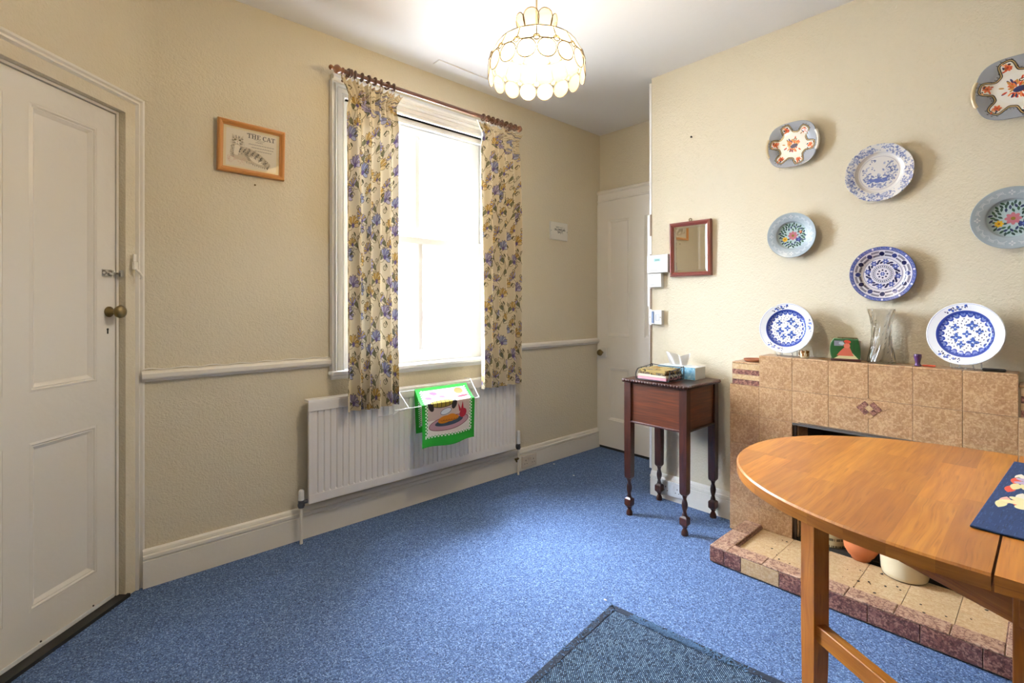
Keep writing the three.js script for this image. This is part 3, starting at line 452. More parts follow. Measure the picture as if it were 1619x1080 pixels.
// ------------------------------------------------------------------ pendant lamp of capiz shells
{
  const LX = 1.262, LZ = 1.312, g = thing('pendant_lamp', 'cream capiz shell pendant lamp hanging from the ceiling, lit', 'lamp', [LX, 2.0, LZ]);
  const shell = phys([0.86, 0.74, 0.52], 0.3, { transmission: 0.93, thickness: 0, side: THREE.DoubleSide, specularIntensity: 0.4 }), wireM = std([0.10, 0.055, 0.016], 0.7);
  const wires = [];
  // a shell is a flat outline [x along the ring, y up the slope] set on the dome
  const outline = { disc: (a, b, n = 18) => Array.from({ length: n }, (_, i) => [a * Math.cos(i / n * 6.2832), b * Math.sin(i / n * 6.2832)]) };
  outline.scale = (wt, wb, h, round = 0.35) => { const p = [[-wt, h / 2], [-(wt + wb) / 2, 0]]; for (let i = 0; i <= 8; i++) { const t = Math.PI + i / 8 * Math.PI; p.push([wb * Math.cos(t), -h / 2 + h * round + h * round * Math.sin(t)]); } p.push([(wt + wb) / 2, 0], [wt, h / 2]); return p; };
  const set = (name, pts, ang, r, y, tilt, bend = 0.5) => {
    const mtx = new THREE.Matrix4().makeRotationY(ang).multiply(new THREE.Matrix4().makeTranslation(0, y, r)).multiply(new THREE.Matrix4().makeRotationX(-tilt));
    const P = pts.map(([x, yy]) => V3(x, yy, -x * x / (2 * r) * bend * 2 * 0.5).applyMatrix4(mtx)), c = V3(0, pts.reduce((s, p) => s + p[1], 0) / pts.length, 0).applyMatrix4(mtx), pos = [c.x, c.y, c.z], idx = [];
    P.forEach((p, i) => { pos.push(p.x, p.y, p.z); idx.push(0, 1 + i, 1 + (i + 1) % P.length); });
    const q = new THREE.BufferGeometry(); q.setAttribute('position', new THREE.Float32BufferAttribute(pos, 3)); q.setIndex(idx); q.computeVertexNormals(); uvBox(q.clone());
    part(name, q, shell, g);
    wires.push(plain(new THREE.TubeGeometry(new THREE.CatmullRomCurve3(P, true, 'catmullrom', 0.1), P.length * 2, 0.0017, 4, true)));
  };
  const N = 16;
  for (let i = 0; i < N; i++) {
    const a = (i + 0.5) / N * 6.2832, b = i / N * 6.2832;
    set('shell_disc', outline.disc(0.0325, 0.0325), a, 0.174, 0.0325, 0.05);
    set('shell_dot', outline.disc(0.0105, 0.0105, 12), b, 0.173, 0.066, 0.2);
    set('shell_tile', outline.scale(0.0275, 0.0335, 0.068, 0.22), a, 0.158, 0.092, 0.50);
  }
  for (let i = 0; i < N; i++) set('shell_tile', outline.scale(0.0125, 0.0262, 0.092, 0.12), (i + 0.5) / N * 6.2832, 0.1, 0.1455, 1.06);
  for (let i = 0; i < 8; i++) { const p = []; for (const [x, y] of [[-0.022, 0], [-0.029, 0.03], [-0.0285, 0.043], [-0.021, 0.056], [-0.008, 0.063], [0.008, 0.063], [0.021, 0.056], [0.0285, 0.043], [0.029, 0.03], [0.022, 0]]) p.push([x, y - 0.02]); set('crown_petal', p, (i + 0.62) / 8 * 6.2832, 0.0635, 0.182, -0.26, 0.3); }
  part('brass_frame', mergeGeometries(wires), wireM, g);
  part('flex', rod([0, 0.17, 0], [0, CEIL - 2.0, 0], 0.0032, 8), std([0.55, 0.42, 0.22], 0.5), g);
  part('ceiling_rose', lathe([[0, 0], [0.012, 0], [0.03, 0.012], [0.045, 0.03], [0, 0.03]].map(([r, y]) => [r, y]), 28).translate(0, CEIL - 2.03, 0), M.plastic, g);
  part('lamp_holder', cyl(0.016, 0.014, 0.05, 0, 0.125, 0), M.plastic, g);
  const bulbM = std([1, 0.95, 0.85], 0.4, { emissive: new THREE.Color().setRGB(1, 0.78, 0.47), emissiveIntensity: 6 });
  part('light_bulb', lathe([[0, 0.05], [0.014, 0.052], [0.026, 0.064], [0.03, 0.08], [0.026, 0.096], [0.016, 0.112], [0.013, 0.126]], 24), bulbM, g);
  const lamp = new THREE.PointLight(new THREE.Color().setRGB(1, 0.88, 0.69), LAMP_POWER); lamp.name = 'pendant_bulb'; lamp.position.set(LX, 2.08, LZ); lamp.castShadow = true; lamp.shadow.radius = 1.4; scene.add(lamp);
}

// ------------------------------------------------------------------ pictures on the window wall
const printPlane = (w, h) => { const g = new THREE.PlaneGeometry(w, h); return g; };
{
  const w = 0.292, h = 0.24, g = thing('picture_frame', 'pine framed picture of a tabby cat on the wall', 'picture', [0.653, 1.921, 0.004], 0.012);
  g.rotation.z = -0.012; g.rotation.x = 0.02;
  const art = canvasTex(620, 480, (c, W2, H2) => {
    c.fillStyle = '#e2d3ae'; c.fillRect(0, 0, W2, H2); c.fillStyle = '#e4dccb'; c.fillRect(34, 28, W2 - 68, H2 - 52); c.lineCap = 'round';
    c.save(); c.translate(36, 26);   // a tabby lying down, drawn in fine grey and tan strokes
    const body = (t) => [150 + 330 * t, 190 + 150 * t * t - 10 * Math.sin(t * 3.1)];
    c.fillStyle = '#cfc3ac'; c.beginPath(); c.moveTo(62, 62); c.lineTo(92, 92); c.quadraticCurveTo(118, 84, 146, 94); c.lineTo(178, 66); c.lineTo(176, 130); c.quadraticCurveTo(184, 168, 158, 188); for (let i = 0; i <= 12; i++) c.lineTo(...body(i / 12)); c.quadraticCurveTo(500, 392, 420, 396); c.lineTo(170, 352); c.quadraticCurveTo(40, 350, 38, 282); c.quadraticCurveTo(40, 220, 62, 176); c.quadraticCurveTo(54, 130, 62, 62); c.fill();
    c.fillStyle = '#ece4d4'; c.beginPath(); c.ellipse(112, 240, 40, 60, 0.1, 0, 7); c.fill(); c.beginPath(); c.ellipse(330, 322, 84, 34, 0.3, 0, 7); c.fill(); c.beginPath(); c.ellipse(118, 152, 34, 18, 0, 0, 7); c.fill();
    const hair = (x, y, a, l) => { c.beginPath(); c.moveTo(x, y); c.lineTo(x + Math.cos(a) * l, y + Math.sin(a) * l); c.stroke(); };
    for (let i = 0; i < 700; i++) { const t = rnd(), q = rnd(), [bx, by] = body(t), band = Math.sin(t * 44 + q * 2.4) > 0.1; c.strokeStyle = band ? '#4a4338' : '#a8987c'; c.lineWidth = band ? 2.6 : 1.6; const fall = 96 - 40 * t; if (q * fall > 60 && rnd() < 0.6) continue; hair(bx - q * 26, by + 4 + q * fall, 1.9 + rr(-0.3, 0.3), rr(8, 18)); }
    c.lineWidth = 2.6; c.strokeStyle = '#4a4338'; for (let i = 0; i < 150; i++) { const a = rnd() * 6.28, r = rr(34, 58); if (Math.sin(a * 9) < 0) continue; hair(118 + Math.cos(a) * r, 128 + Math.sin(a) * r * 0.9, a, rr(5, 12)); }
    for (let i = 0; i < 9; i++) for (let k = 0; k < 6; k++) hair(44 + rr(0, 34), 190 + i * 16 + rr(-3, 3), 0.3, 12);
    for (let i = 0; i < 8; i++) for (let k = 0; k < 7; k++) hair(176 + i * 7 + rr(0, 30), 250 + i * 12, 0.2, 16);
    for (let i = 0; i < 10; i++) for (let k = 0; k < 4; k++) hair(220 + i * 22 + rr(-4, 4), 348 + i * 4 + rr(0, 20), 1.3, 10);
    c.lineWidth = 4; for (const q of [-1, 1]) { c.fillStyle = '#a8963c'; c.beginPath(); c.ellipse(118 + q * 25, 126, 11, 8, q * 0.2, 0, 7); c.fill(); c.stroke(); c.fillStyle = '#2a261e'; c.beginPath(); c.ellipse(118 + q * 25, 126, 3, 7, 0, 0, 7); c.fill(); c.lineWidth = 1.4; for (let i = 0; i < 3; i++) hair(118 + q * 18, 152 + i * 5, q > 0 ? -0.15 + i * 0.2 : 3.3 - i * 0.2, 62); c.lineWidth = 4; hair(118 + q * 14, 90, -1.5708 + 3.14, 20); }
    c.fillStyle = '#b07a6a'; c.beginPath(); c.moveTo(108, 142); c.lineTo(128, 142); c.lineTo(118, 153); c.fill();
    c.strokeStyle = '#cfa698'; c.lineWidth = 2.4; for (let i = 0; i < 34; i++) { const x = 10 + rnd() * 200, y = 320 + rnd() * 70; c.beginPath(); c.arc(x, y, rr(5, 14), rnd() * 6, rnd() * 6 + 2); c.stroke(); }
    c.restore();
    c.fillStyle = '#4a443c'; c.font = 'bold 70px serif'; c.fillText('THE CAT', 256, 100);
    c.strokeStyle = '#5a5348'; c.lineWidth = 3; c.beginPath(); c.moveTo(250, 52); c.quadraticCurveTo(300, 34, 350, 46); c.moveTo(450, 108); c.quadraticCurveTo(400, 128, 330, 104); c.stroke();
    c.lineWidth = 2.5; for (const [y, x0, x1] of [[136, 350, 430], [168, 270, 560], [202, 300, 550], [236, 340, 530]]) { c.beginPath(); for (let x = x0; x < x1; x += 3) c.lineTo(x, y + 7 * Math.sin(x * 0.42) * Math.sin(x * 0.11 + y)); c.stroke(); }
  });
  const fr = mitred([[0, 0], [0, 0.012], [0.004, 0.014], [0.008, 0.020], [0.015, 0.024], [0.021, 0.022], [0.024, 0.016], [0.024, 0]], -w / 2 + 0.024, w / 2 - 0.024, -h / 2 + 0.024, h / 2 - 0.024);
  part('frame', fr, M.pine, g);
  part('print', printPlane(w - 0.046, h - 0.046).translate(0, 0, 0.006), std([1, 1, 1], 0.7, { map: art }), g);
  part('glass', box(-w / 2 + 0.023, w / 2 - 0.023, -h / 2 + 0.023, h / 2 - 0.023, 0.009, 0.011), M.glassPane, g);
  solo('wall_nail', lathe([[0, 0], [0.0022, 0], [0.0022, 0.008], [0.0045, 0.008], [0.004, 0.011], [0, 0.0115]], 12).rotateX(Math.PI / 2), M.oldBrass, 'small nail in the wall under the cat picture', 'nail', onZ(402.5, 293, 0));
}
{
  const art = canvasTex(256, 200, (c) => { c.fillStyle = '#e6e4dc'; c.fillRect(0, 0, 256, 200); c.strokeStyle = '#55585a'; c.lineWidth = 2; for (let i = 0; i < 90; i++) { const x = rr(50, 210), y = 82 + rr(-8, 14); c.beginPath(); c.moveTo(x, y); c.lineTo(x + rr(6, 24), y + rr(-3, 3)); c.stroke(); } for (let i = 0; i < 30; i++) { const x = rr(100, 180); c.beginPath(); c.moveTo(x, 100); c.lineTo(x + rr(-6, 6), rr(108, 136)); c.stroke(); } c.strokeStyle = '#9a9c9a'; for (let i = 0; i < 40; i++) { const x = rr(60, 200); c.beginPath(); c.moveTo(x, rr(40, 76)); c.lineTo(x + rr(5, 30), rr(44, 78)); c.stroke(); } });
  const g = thing('wall_plaque', 'small white plaque with a grey landscape sketch beside the alcove', 'plaque', [2.813, 1.754, 0.0]);
  part('tile_body', box(-0.098, 0.098, -0.068, 0.068, 0, 0.012, 0.002), std([0.72, 0.72, 0.68], 0.4), g);
  part('sketch', printPlane(0.19, 0.13).translate(0, 0, 0.0126), std([1, 1, 1], 0.45, { map: art }), g);
  for (const s of [-1, 1]) part('pin', new THREE.SphereGeometry(0.0035, 10, 8).translate(s * 0.09, 0, 0.013), M.chrome, g);
}

// ------------------------------------------------------------------ things on the chimney breast
const onBreast = (z, y, out = 0) => [XB - out, y, z];
{
  const w = 0.256, h = 0.322, g = thing('wall_mirror', 'small rectangular mirror in a mahogany frame', 'mirror', onBreast(1.138, 1.517, 0.004), BREAST_T + 0.012);
  g.rotation.order = 'YXZ'; g.rotation.x = 0.015;
  part('frame', mitred([[0, 0], [0, 0.012], [0.006, 0.02], [0.014, 0.026], [0.022, 0.024], [0.025, 0.018], [0.025, 0]], -w / 2 + 0.025, w / 2 - 0.025, -h / 2 + 0.025, h / 2 - 0.025), M.mahogany, g);
  part('mirror_glass', box(-w / 2 + 0.024, w / 2 - 0.024, -h / 2 + 0.024, h / 2 - 0.024, 0.004, 0.008), std([0.86, 0.87, 0.86], 0.02, { metalness: 1 }), g);
  part('bevel', mitred([[-0.012, 0.0084], [-0.0115, 0.0088], [0, 0.0105], [0, 0.008]], -w / 2 + 0.025, w / 2 - 0.025, -h / 2 + 0.025, h / 2 - 0.025), std([0.8, 0.82, 0.82], 0.05, { metalness: 1 }), g);
  part('hanger', merge([new THREE.TorusGeometry(0.008, 0.0028, 8, 18).translate(0, h / 2 + 0.009, 0.008), box(-0.007, 0.007, h / 2 - 0.012, h / 2 + 0.003, 0.002, 0.006)]), M.oldBrass, g);
}
{
  const txt = canvasTex(512, 384, (c) => { c.fillStyle = '#e9eeee'; c.fillRect(0, 0, 512, 384); c.strokeStyle = '#b3bcc0'; c.lineWidth = 5; c.strokeRect(20, 20, 472, 250); c.strokeRect(360, 60, 126, 180); c.fillStyle = '#8fc4c6'; c.fillRect(170, 96, 170, 76); c.fillStyle = '#5f8f8a'; c.fillRect(205, 112, 110, 44); c.fillStyle = '#c9d2d4'; for (let i = 0; i < 3; i++) c.fillRect(390, 84 + i * 48, 60, 26); c.fillStyle = '#9fb2bd'; for (let i = 0; i < 5; i++) c.fillRect(60 + i * 56, 205, 34, 8); });
  const g = thing('heating_programmer', 'white heating programmer with small green display and drop flap', 'control', onBreast(0.928, 1.442), BREAST_T);
  part('case', box(-0.073, 0.073, -0.043, 0.055, 0, 0.03, 0.004), M.plastic, g);
  part('front_print', printPlane(0.138, 0.09).translate(0, 0.008, 0.0306), std([1, 1, 1], 0.35, { map: txt }), g);
  part('drop_flap', box(-0.066, 0.078, -0.058, -0.041, 0.004, 0.04, 0.003), M.plastic, g);
}
{
  const txt = canvasTex(256, 256, (c) => { c.fillStyle = '#eceff0'; c.fillRect(0, 0, 256, 256); c.fillStyle = '#8d98a0'; c.fillRect(30, 24, 70, 10); for (let i = 0; i < 6; i++) c.fillRect(40 + i * 22, 92, 12, 6); for (let i = 0; i < 3; i++) { c.beginPath(); c.arc(168 + i * 14, 140 + (i % 2) * 14, 7, 0, 7); c.fill(); } c.fillRect(50, 214, 130, 8); });
  const g = thing('thermostat', 'square white thermostat box below the programmer', 'control', onBreast(0.912, 1.34), BREAST_T);
  part('case', box(-0.046, 0.046, -0.044, 0.042, 0, 0.032, 0.003), M.plastic, g);
  part('front_print', printPlane(0.084, 0.078).translate(0, -0.001, 0.0326), std([1, 1, 1], 0.35, { map: txt }), g);
}
{
  const g = thing('fused_switch', 'white fused switch with a blue rocker below the thermostat', 'switch', onBreast(0.916, 1.11), BREAST_T);
  part('back_box', box(-0.043, 0.043, -0.043, 0.043, 0, 0.026, 0.003), M.plastic, g);
  part('face_plate', box(-0.044, 0.044, -0.044, 0.044, 0.024, 0.032, 0.002), M.plastic, g);
  part('rocker', box(-0.024, -0.008, -0.036, 0.036, 0.031, 0.036, 0.002), std([0.16, 0.23, 0.42], 0.4), g);
  part('fuse_carrier', mitred([[0, 0.0315], [0, 0.0335], [0.002, 0.0335], [0.002, 0.0315]], 0.005, 0.026, -0.018, 0.016), std([0.45, 0.5, 0.58], 0.4), g);
  for (const s of [-1, 1]) part('screw', new THREE.CylinderGeometry(0.003, 0.003, 0.002, 10).rotateX(Math.PI / 2).translate(s * 0.036, 0, 0.0325), M.oldBrass, g);
}
function socket(label, pos, turn, m) {
  const g = thing('wall_socket', label, 'socket', pos, turn);
  part('face_plate', box(-0.073, 0.073, -0.043, 0.043, 0, 0.011, 0.003), m, g);
  for (const s of [-1, 1]) { part('socket_holes', merge([box(s * 0.038 - 0.002, s * 0.038 + 0.002, 0.004, 0.013, 0.010, 0.0116), box(s * 0.038 - 0.014, s * 0.038 - 0.008, -0.016, -0.012, 0.010, 0.0116), box(s * 0.038 + 0.008, s * 0.038 + 0.014, -0.016, -0.012, 0.010, 0.0116)]), M.black, g); part('rocker_switch', box(s * 0.011 - 0.005, s * 0.011 + 0.005, 0.008, 0.027, 0.010, 0.0145, 0.001), m, g); }
}
socket('cream double socket on the skirting right of the radiator', [2.476, 0.062, 0.021], 0, M.oldPlastic);
socket('white double socket on the skirting behind the small table', [XB - 0.021, 0.074, 1.026], BREAST_T, M.plastic);
solo('wall_screw', lathe([[0, 0], [0.003, 0], [0.003, 0.008], [0.006, 0.009], [0.005, 0.012], [0, 0.013]], 12).rotateX(Math.PI / 2), M.dark, 'small screw in the chimney breast above the mirror', 'screw', onX(1094, 217, XB), BREAST_T);

// ---- plates: outline radius by angle, front profile by share of the radius
function plateGeo(R, rf, prof, n = 72) {                               // front faces +z; uv planar across the print
  const pos = [], uv = [], idx = [], rings = prof.length;
  const ring = (s, z) => { for (let i = 0; i <= n; i++) { const a = i / n * 6.28319, r = R * s * (1 + (rf(a) - 1) * Math.max(0, Math.min(1, (s - 0.5) * 2))); pos.push(Math.cos(a) * r, Math.sin(a) * r, z); uv.push(0.5 + Math.cos(a) * r / (2.3 * R), 0.5 + Math.sin(a) * r / (2.3 * R)); } };
  prof.forEach(([s, z]) => ring(s, z)); [...prof].reverse().forEach(([s, z], k) => ring(k ? s : s, z - 0.005));
  for (let r = 0; r < rings * 2 - 1; r++) for (let i = 0; i < n; i++) { const a = r * (n + 1) + i; idx.push(a, a + n + 1, a + 1, a + 1, a + n + 1, a + n + 2); }
  const q = new THREE.BufferGeometry(); q.setAttribute('position', new THREE.Float32BufferAttribute(pos, 3)); q.setAttribute('uv', new THREE.Float32BufferAttribute(uv, 2)); q.setIndex(idx); q.computeVertexNormals(); return q;
}
const PROFILE = [[0, 0.008], [0.5, 0.008], [0.6, 0.0085], [0.66, 0.011], [0.70, 0.016], [0.74, 0.018], [0.97, 0.026], [0.99, 0.0265], [1, 0.0255]];
const DEEP = [[0, 0.008], [0.52, 0.008], [0.58, 0.010], [0.62, 0.018], [0.66, 0.023], [0.96, 0.031], [0.99, 0.032], [1, 0.031]];
const china = (map) => phys([1, 1, 1], 0.24, { map, clearcoat: 0.6, clearcoatRoughness: 0.06 });
const S = 768, px = (r) => r * S / 2.3;                                // share of the radius -> print pixels
const disc = (c, x, y, r) => { c.beginPath(); c.arc(x, y, r, 0, 7); c.fill(); };
function plateTex(draw) { return canvasTex(S, S, (c) => { c.translate(S / 2, S / 2); draw(c); }); }
const petals = (c, x, y, r, n, fill, core) => { c.fillStyle = fill; for (let i = 0; i < n; i++) { const a = i / n * 6.283; c.beginPath(); c.ellipse(x + Math.cos(a) * r * 0.6, y + Math.sin(a) * r * 0.6, r * 0.5, r * 0.3, a, 0, 7); c.fill(); } c.fillStyle = core; disc(c, x, y, r * 0.3); };
const imariTex = plateTex((c) => {
  c.fillStyle = '#9da1a8'; disc(c, 0, 0, S); c.lineJoin = 'round';
  const star = (k) => { c.beginPath(); for (let i = 0; i <= 180; i++) { const a = i / 180 * 6.283, r = px(k * (0.715 + 0.165 * Math.tanh(2.2 * Math.sin(a * 6 + 0.4)))); c.lineTo(Math.cos(a) * r, Math.sin(a) * r); } c.closePath(); };
  star(1); c.fillStyle = '#eeeae0'; c.fill(); c.strokeStyle = '#1c1712'; c.lineWidth = 24; c.stroke(); c.strokeStyle = '#b79a6a'; c.lineWidth = 9; c.stroke();
  c.strokeStyle = '#1c1712'; c.lineWidth = 4; for (let i = 0; i < 48; i++) { const a = i / 48 * 6.283, r = px(0.735 + 0.165 * Math.tanh(2.2 * Math.sin(a * 6 + 0.4))) + 12; c.beginPath(); c.arc(Math.cos(a) * (r + 4), Math.sin(a) * (r + 4), 6, 0, 4); c.stroke(); }
  for (let i = 0; i < 6; i++) { const a = (i * 6.283 + 1.571 - 0.4) / 6, x = Math.cos(a) * px(0.70), y = Math.sin(a) * px(0.70); petals(c, x, y, 34, 6, '#d8673a', '#a33418'); for (let k = 0; k < 9; k++) { c.fillStyle = ['#c9542c', '#20203a', '#e3a06a', '#8d5a2a'][k % 4]; c.beginPath(); c.ellipse(x + rr(-44, 44), y + rr(-44, 44), 14, 7, rnd() * 3, 0, 7); c.fill(); } }
  c.fillStyle = '#f1eee6'; disc(c, 0, 0, px(0.47));
  petals(c, -36, -44, 40, 7, '#dd7a50', '#c24a25'); petals(c, 62, -30, 28, 6, '#dc6a3c', '#f0c8a0'); petals(c, -14, 66, 36, 5, '#cf4326', '#e08a50');
  for (let k = 0; k < 34; k++) { c.fillStyle = ['#c5401f', '#e0824e', '#252a5c', '#b8863e'][k % 4]; const a = rnd() * 6.283, q = rr(44, 128); c.beginPath(); c.ellipse(Math.cos(a) * q, Math.sin(a) * q * 0.8, 22, 8, a, 0, 7); c.fill(); }
  c.fillStyle = '#1c2150'; c.beginPath(); c.ellipse(14, 16, 50, 30, -0.2, 0, 7); c.fill(); c.strokeStyle = '#26231e'; c.lineWidth = 7; c.beginPath(); c.ellipse(30, -74, 20, 13, 0, 0, 7); c.stroke();
});
const transferTex = plateTex((c) => {
  c.fillStyle = '#d9d6d2'; disc(c, 0, 0, S); const bl = ['#5d6a9c', '#7d88b0', '#9aa2c0', '#4c5788'];
  for (let i = 0; i < 760; i++) { const a = rnd() * 6.283, q = 0.5 + 0.5 * Math.sin(a * 5), r = px(rr(0.74, 1.0)); if (rnd() > 0.35 + 0.6 * q) continue; c.globalAlpha = 0.7; c.fillStyle = bl[(rnd() * 4) | 0]; c.beginPath(); c.ellipse(Math.cos(a) * r, Math.sin(a) * r, rr(6, 18), rr(4, 10), rnd() * 3, 0, 7); c.fill(); }
  c.globalAlpha = 1; c.strokeStyle = '#a9a6b4'; c.lineWidth = 5; c.beginPath(); c.arc(0, 0, px(0.58), 0, 7); c.stroke(); c.lineWidth = 3; c.beginPath(); c.arc(0, 0, px(0.70), 0, 7); c.stroke();
  for (let i = 0; i < 230; i++) { const a = rnd() * 6.283, r = px(0.52) * Math.sqrt(rnd()), x = Math.cos(a) * r, y = Math.sin(a) * r; if (y < 10 && Math.abs(x) < 60 && rnd() < 0.85) continue; if (y < -60 && rnd() < 0.6) continue; c.fillStyle = bl[(rnd() * 4) | 0]; c.globalAlpha = 0.75; c.beginPath(); c.ellipse(x, y, rr(6, 20), rr(4, 10), rnd() * 3, 0, 7); c.fill(); }
  for (let i = 0; i < 90; i++) { c.fillStyle = '#5767a6'; c.beginPath(); c.ellipse(-20 + rr(-96, 96), 86 + rr(-20, 22), rr(8, 22), rr(4, 9), rr(-0.5, 0.5), 0, 7); c.fill(); } c.globalAlpha = 1;
});
const leafBlueTex = plateTex((c) => {
  c.fillStyle = '#a4b1ba'; disc(c, 0, 0, S); c.fillStyle = '#a8bfc4'; disc(c, 0, 0, px(0.60)); c.strokeStyle = '#ccd3d6'; c.lineWidth = 6; c.globalAlpha = 0.8;
  for (let i = 0; i < 20; i++) { const a = i / 20 * 6.283, x = Math.cos(a) * px(0.82), y = Math.sin(a) * px(0.82); c.save(); c.translate(x, y); c.rotate(a); if (i % 5 === 0) { c.fillStyle = '#d4d8da'; for (let k = 0; k < 4; k++) { c.rotate(1.571); c.beginPath(); c.ellipse(17, 0, 11, 8, 0, 0, 7); c.fill(); } } else { c.beginPath(); c.moveTo(-26, -40); c.quadraticCurveTo(30, 0, -20, 36); c.stroke(); for (let k = 0; k < 5; k++) { c.beginPath(); c.moveTo(-2, -22 + k * 11); c.lineTo(22, -30 + k * 12); c.stroke(); } } c.restore(); } c.globalAlpha = 1;
  const gr = ['#24483c', '#1f3d3a', '#2f5640', '#26345a'];
  for (let i = 0; i < 64; i++) { const a = i * 2.4, q = px(0.20 + 0.34 * Math.sqrt(i / 64)); c.save(); c.translate(Math.cos(a) * q, Math.sin(a) * q); c.rotate(a + rr(-0.8, 0.8)); c.fillStyle = gr[i % 4]; c.beginPath(); c.moveTo(-24, 0); c.quadraticCurveTo(0, -22, 24, 0); c.quadraticCurveTo(0, 22, -24, 0); c.fill(); c.restore(); }
  petals(c, 6, 4, 62, 8, '#b06a74', '#7a6a20'); petals(c, -104, 52, 36, 7, '#d2a626', '#8a5a18'); petals(c, 84, 66, 38, 5, '#2d3a78', '#566ab0'); petals(c, 110, -44, 22, 5, '#c0552c', '#f0d0a0');
});
const blueRoundTex = plateTex((c) => {
  const b = '#27306e', d = '#141848'; c.fillStyle = '#dad7de'; disc(c, 0, 0, S); c.strokeStyle = '#5a66a2'; c.lineWidth = px(0.105); c.beginPath(); c.arc(0, 0, px(0.94), 0, 7); c.stroke();
  for (let i = 0; i < 44; i++) { const a = i / 44 * 6.283; c.fillStyle = i % 4 === 3 ? '#dcd9e4' : '#343f86'; c.beginPath(); c.ellipse(Math.cos(a) * px(0.94), Math.sin(a) * px(0.94), 13, 11, a, 0, 7); c.fill(); c.strokeStyle = '#c9cbe0'; c.lineWidth = 3; c.beginPath(); c.arc(Math.cos(a) * px(0.94), Math.sin(a) * px(0.94), 8, 0, 4.5); c.stroke(); }
  c.strokeStyle = b; c.lineWidth = 4; for (const r of [0.995, 0.885, 0.58, 0.32, 0.23]) { c.beginPath(); c.arc(0, 0, px(r), 0, 7); c.stroke(); }
  for (let i = 0; i < 12; i++) { const a = i / 12 * 6.283, x = Math.cos(a) * px(0.74), y = Math.sin(a) * px(0.74); c.fillStyle = i % 2 ? d : b; disc(c, x, y, 26); c.strokeStyle = '#3f3a52'; c.lineWidth = 5; for (let k = -5; k <= 5; k++) { const q = a + 0.26 + k * 0.028; c.beginPath(); c.moveTo(Math.cos(q) * px(0.66), Math.sin(q) * px(0.66)); c.lineTo(Math.cos(q + 0.02) * px(0.71 + 0.02 * (k & 1)), Math.sin(q + 0.02) * px(0.71)); c.moveTo(Math.cos(q) * px(0.77), Math.sin(q) * px(0.77)); c.lineTo(Math.cos(q + 0.02) * px(0.84), Math.sin(q + 0.02) * px(0.84)); c.stroke(); } }
  for (let i = 0; i < 8; i++) { const a = i / 8 * 6.283 + 0.2; petals(c, Math.cos(a) * px(0.46), Math.sin(a) * px(0.46), 32, 6, '#46549c', '#c4c8e0'); for (let k = 0; k < 3; k++) { const q = a + 0.24 + k * 0.14; c.fillStyle = d; c.beginPath(); c.ellipse(Math.cos(q) * px(0.42 + 0.06 * (k % 2)), Math.sin(q) * px(0.42 + 0.06 * (k % 2)), 20, 11, q + 1, 0, 7); c.fill(); } }
  for (let i = 0; i < 28; i++) { const a = i / 28 * 6.283; c.fillStyle = d; disc(c, Math.cos(a) * px(0.275), Math.sin(a) * px(0.275), 7); }
  petals(c, 0, 0, 24, 6, '#46549c', '#dfe2f0'); for (let i = 0; i < 8; i++) { const a = i / 8 * 6.283; c.fillStyle = d; disc(c, Math.cos(a) * px(0.14), Math.sin(a) * px(0.14), 10); }
});
const blueStarTex = plateTex((c) => {
  c.fillStyle = '#e6e7ea'; disc(c, 0, 0, S); c.strokeStyle = '#7f8ab8'; c.lineWidth = 3; c.beginPath(); c.arc(0, 0, px(0.965), 0, 7); c.stroke();
  c.strokeStyle = '#2b3f92'; c.lineWidth = px(0.13); c.beginPath(); c.arc(0, 0, px(0.69), 0, 7); c.stroke();
  for (let i = 0; i < 22; i++) { const a = i / 22 * 6.283, x = Math.cos(a) * px(0.665), y = Math.sin(a) * px(0.665); c.fillStyle = '#2f4496'; disc(c, Math.cos(a) * px(0.62), Math.sin(a) * px(0.62), 24); c.strokeStyle = '#9fb0dc'; c.lineWidth = 4; for (const q of [8, 17]) { c.beginPath(); c.arc(x, y, q, a + 1.2, a + 5.1); c.stroke(); } }
  const flw = (x, y, r) => { c.fillStyle = '#3c5aa6'; c.beginPath(); for (let i = 0; i <= 40; i++) { const a = i / 40 * 6.283, q = r * (0.72 + 0.28 * Math.cos(a * 4)); c.lineTo(x + Math.cos(a) * q, y + Math.sin(a) * q); } c.fill(); c.fillStyle = '#c6d2ee'; disc(c, x, y + 4, r * 0.2); };
  for (const [x, y, r] of [[8, -2, 40], [46, -96, 52], [-96, -70, 40], [-82, 40, 52], [112, -34, 36], [62, 84, 56], [-36, 112, 38]]) flw(x, y, r);
  c.fillStyle = '#26264a'; for (let i = 0; i < 78; i++) { const a = i * 2.399, q = px(0.12 + 0.40 * Math.sqrt(i / 78)); c.beginPath(); c.ellipse(Math.cos(a) * q, Math.sin(a) * q, 8, 4.5, a * 1.7, 0, 7); c.fill(); }
  for (const a0 of [-1.9, -0.15, 2.0]) for (let k = 0; k < 24; k++) { const a = a0 + rr(-0.36, 0.36), r = px(rr(0.80, 0.92)); c.fillStyle = k % 5 ? '#24285a' : '#3f5cae'; c.beginPath(); c.ellipse(Math.cos(a) * r, Math.sin(a) * r, k % 5 ? 9 : 14, k % 5 ? 5 : 11, rnd() * 3, 0, 7); c.fill(); }
});
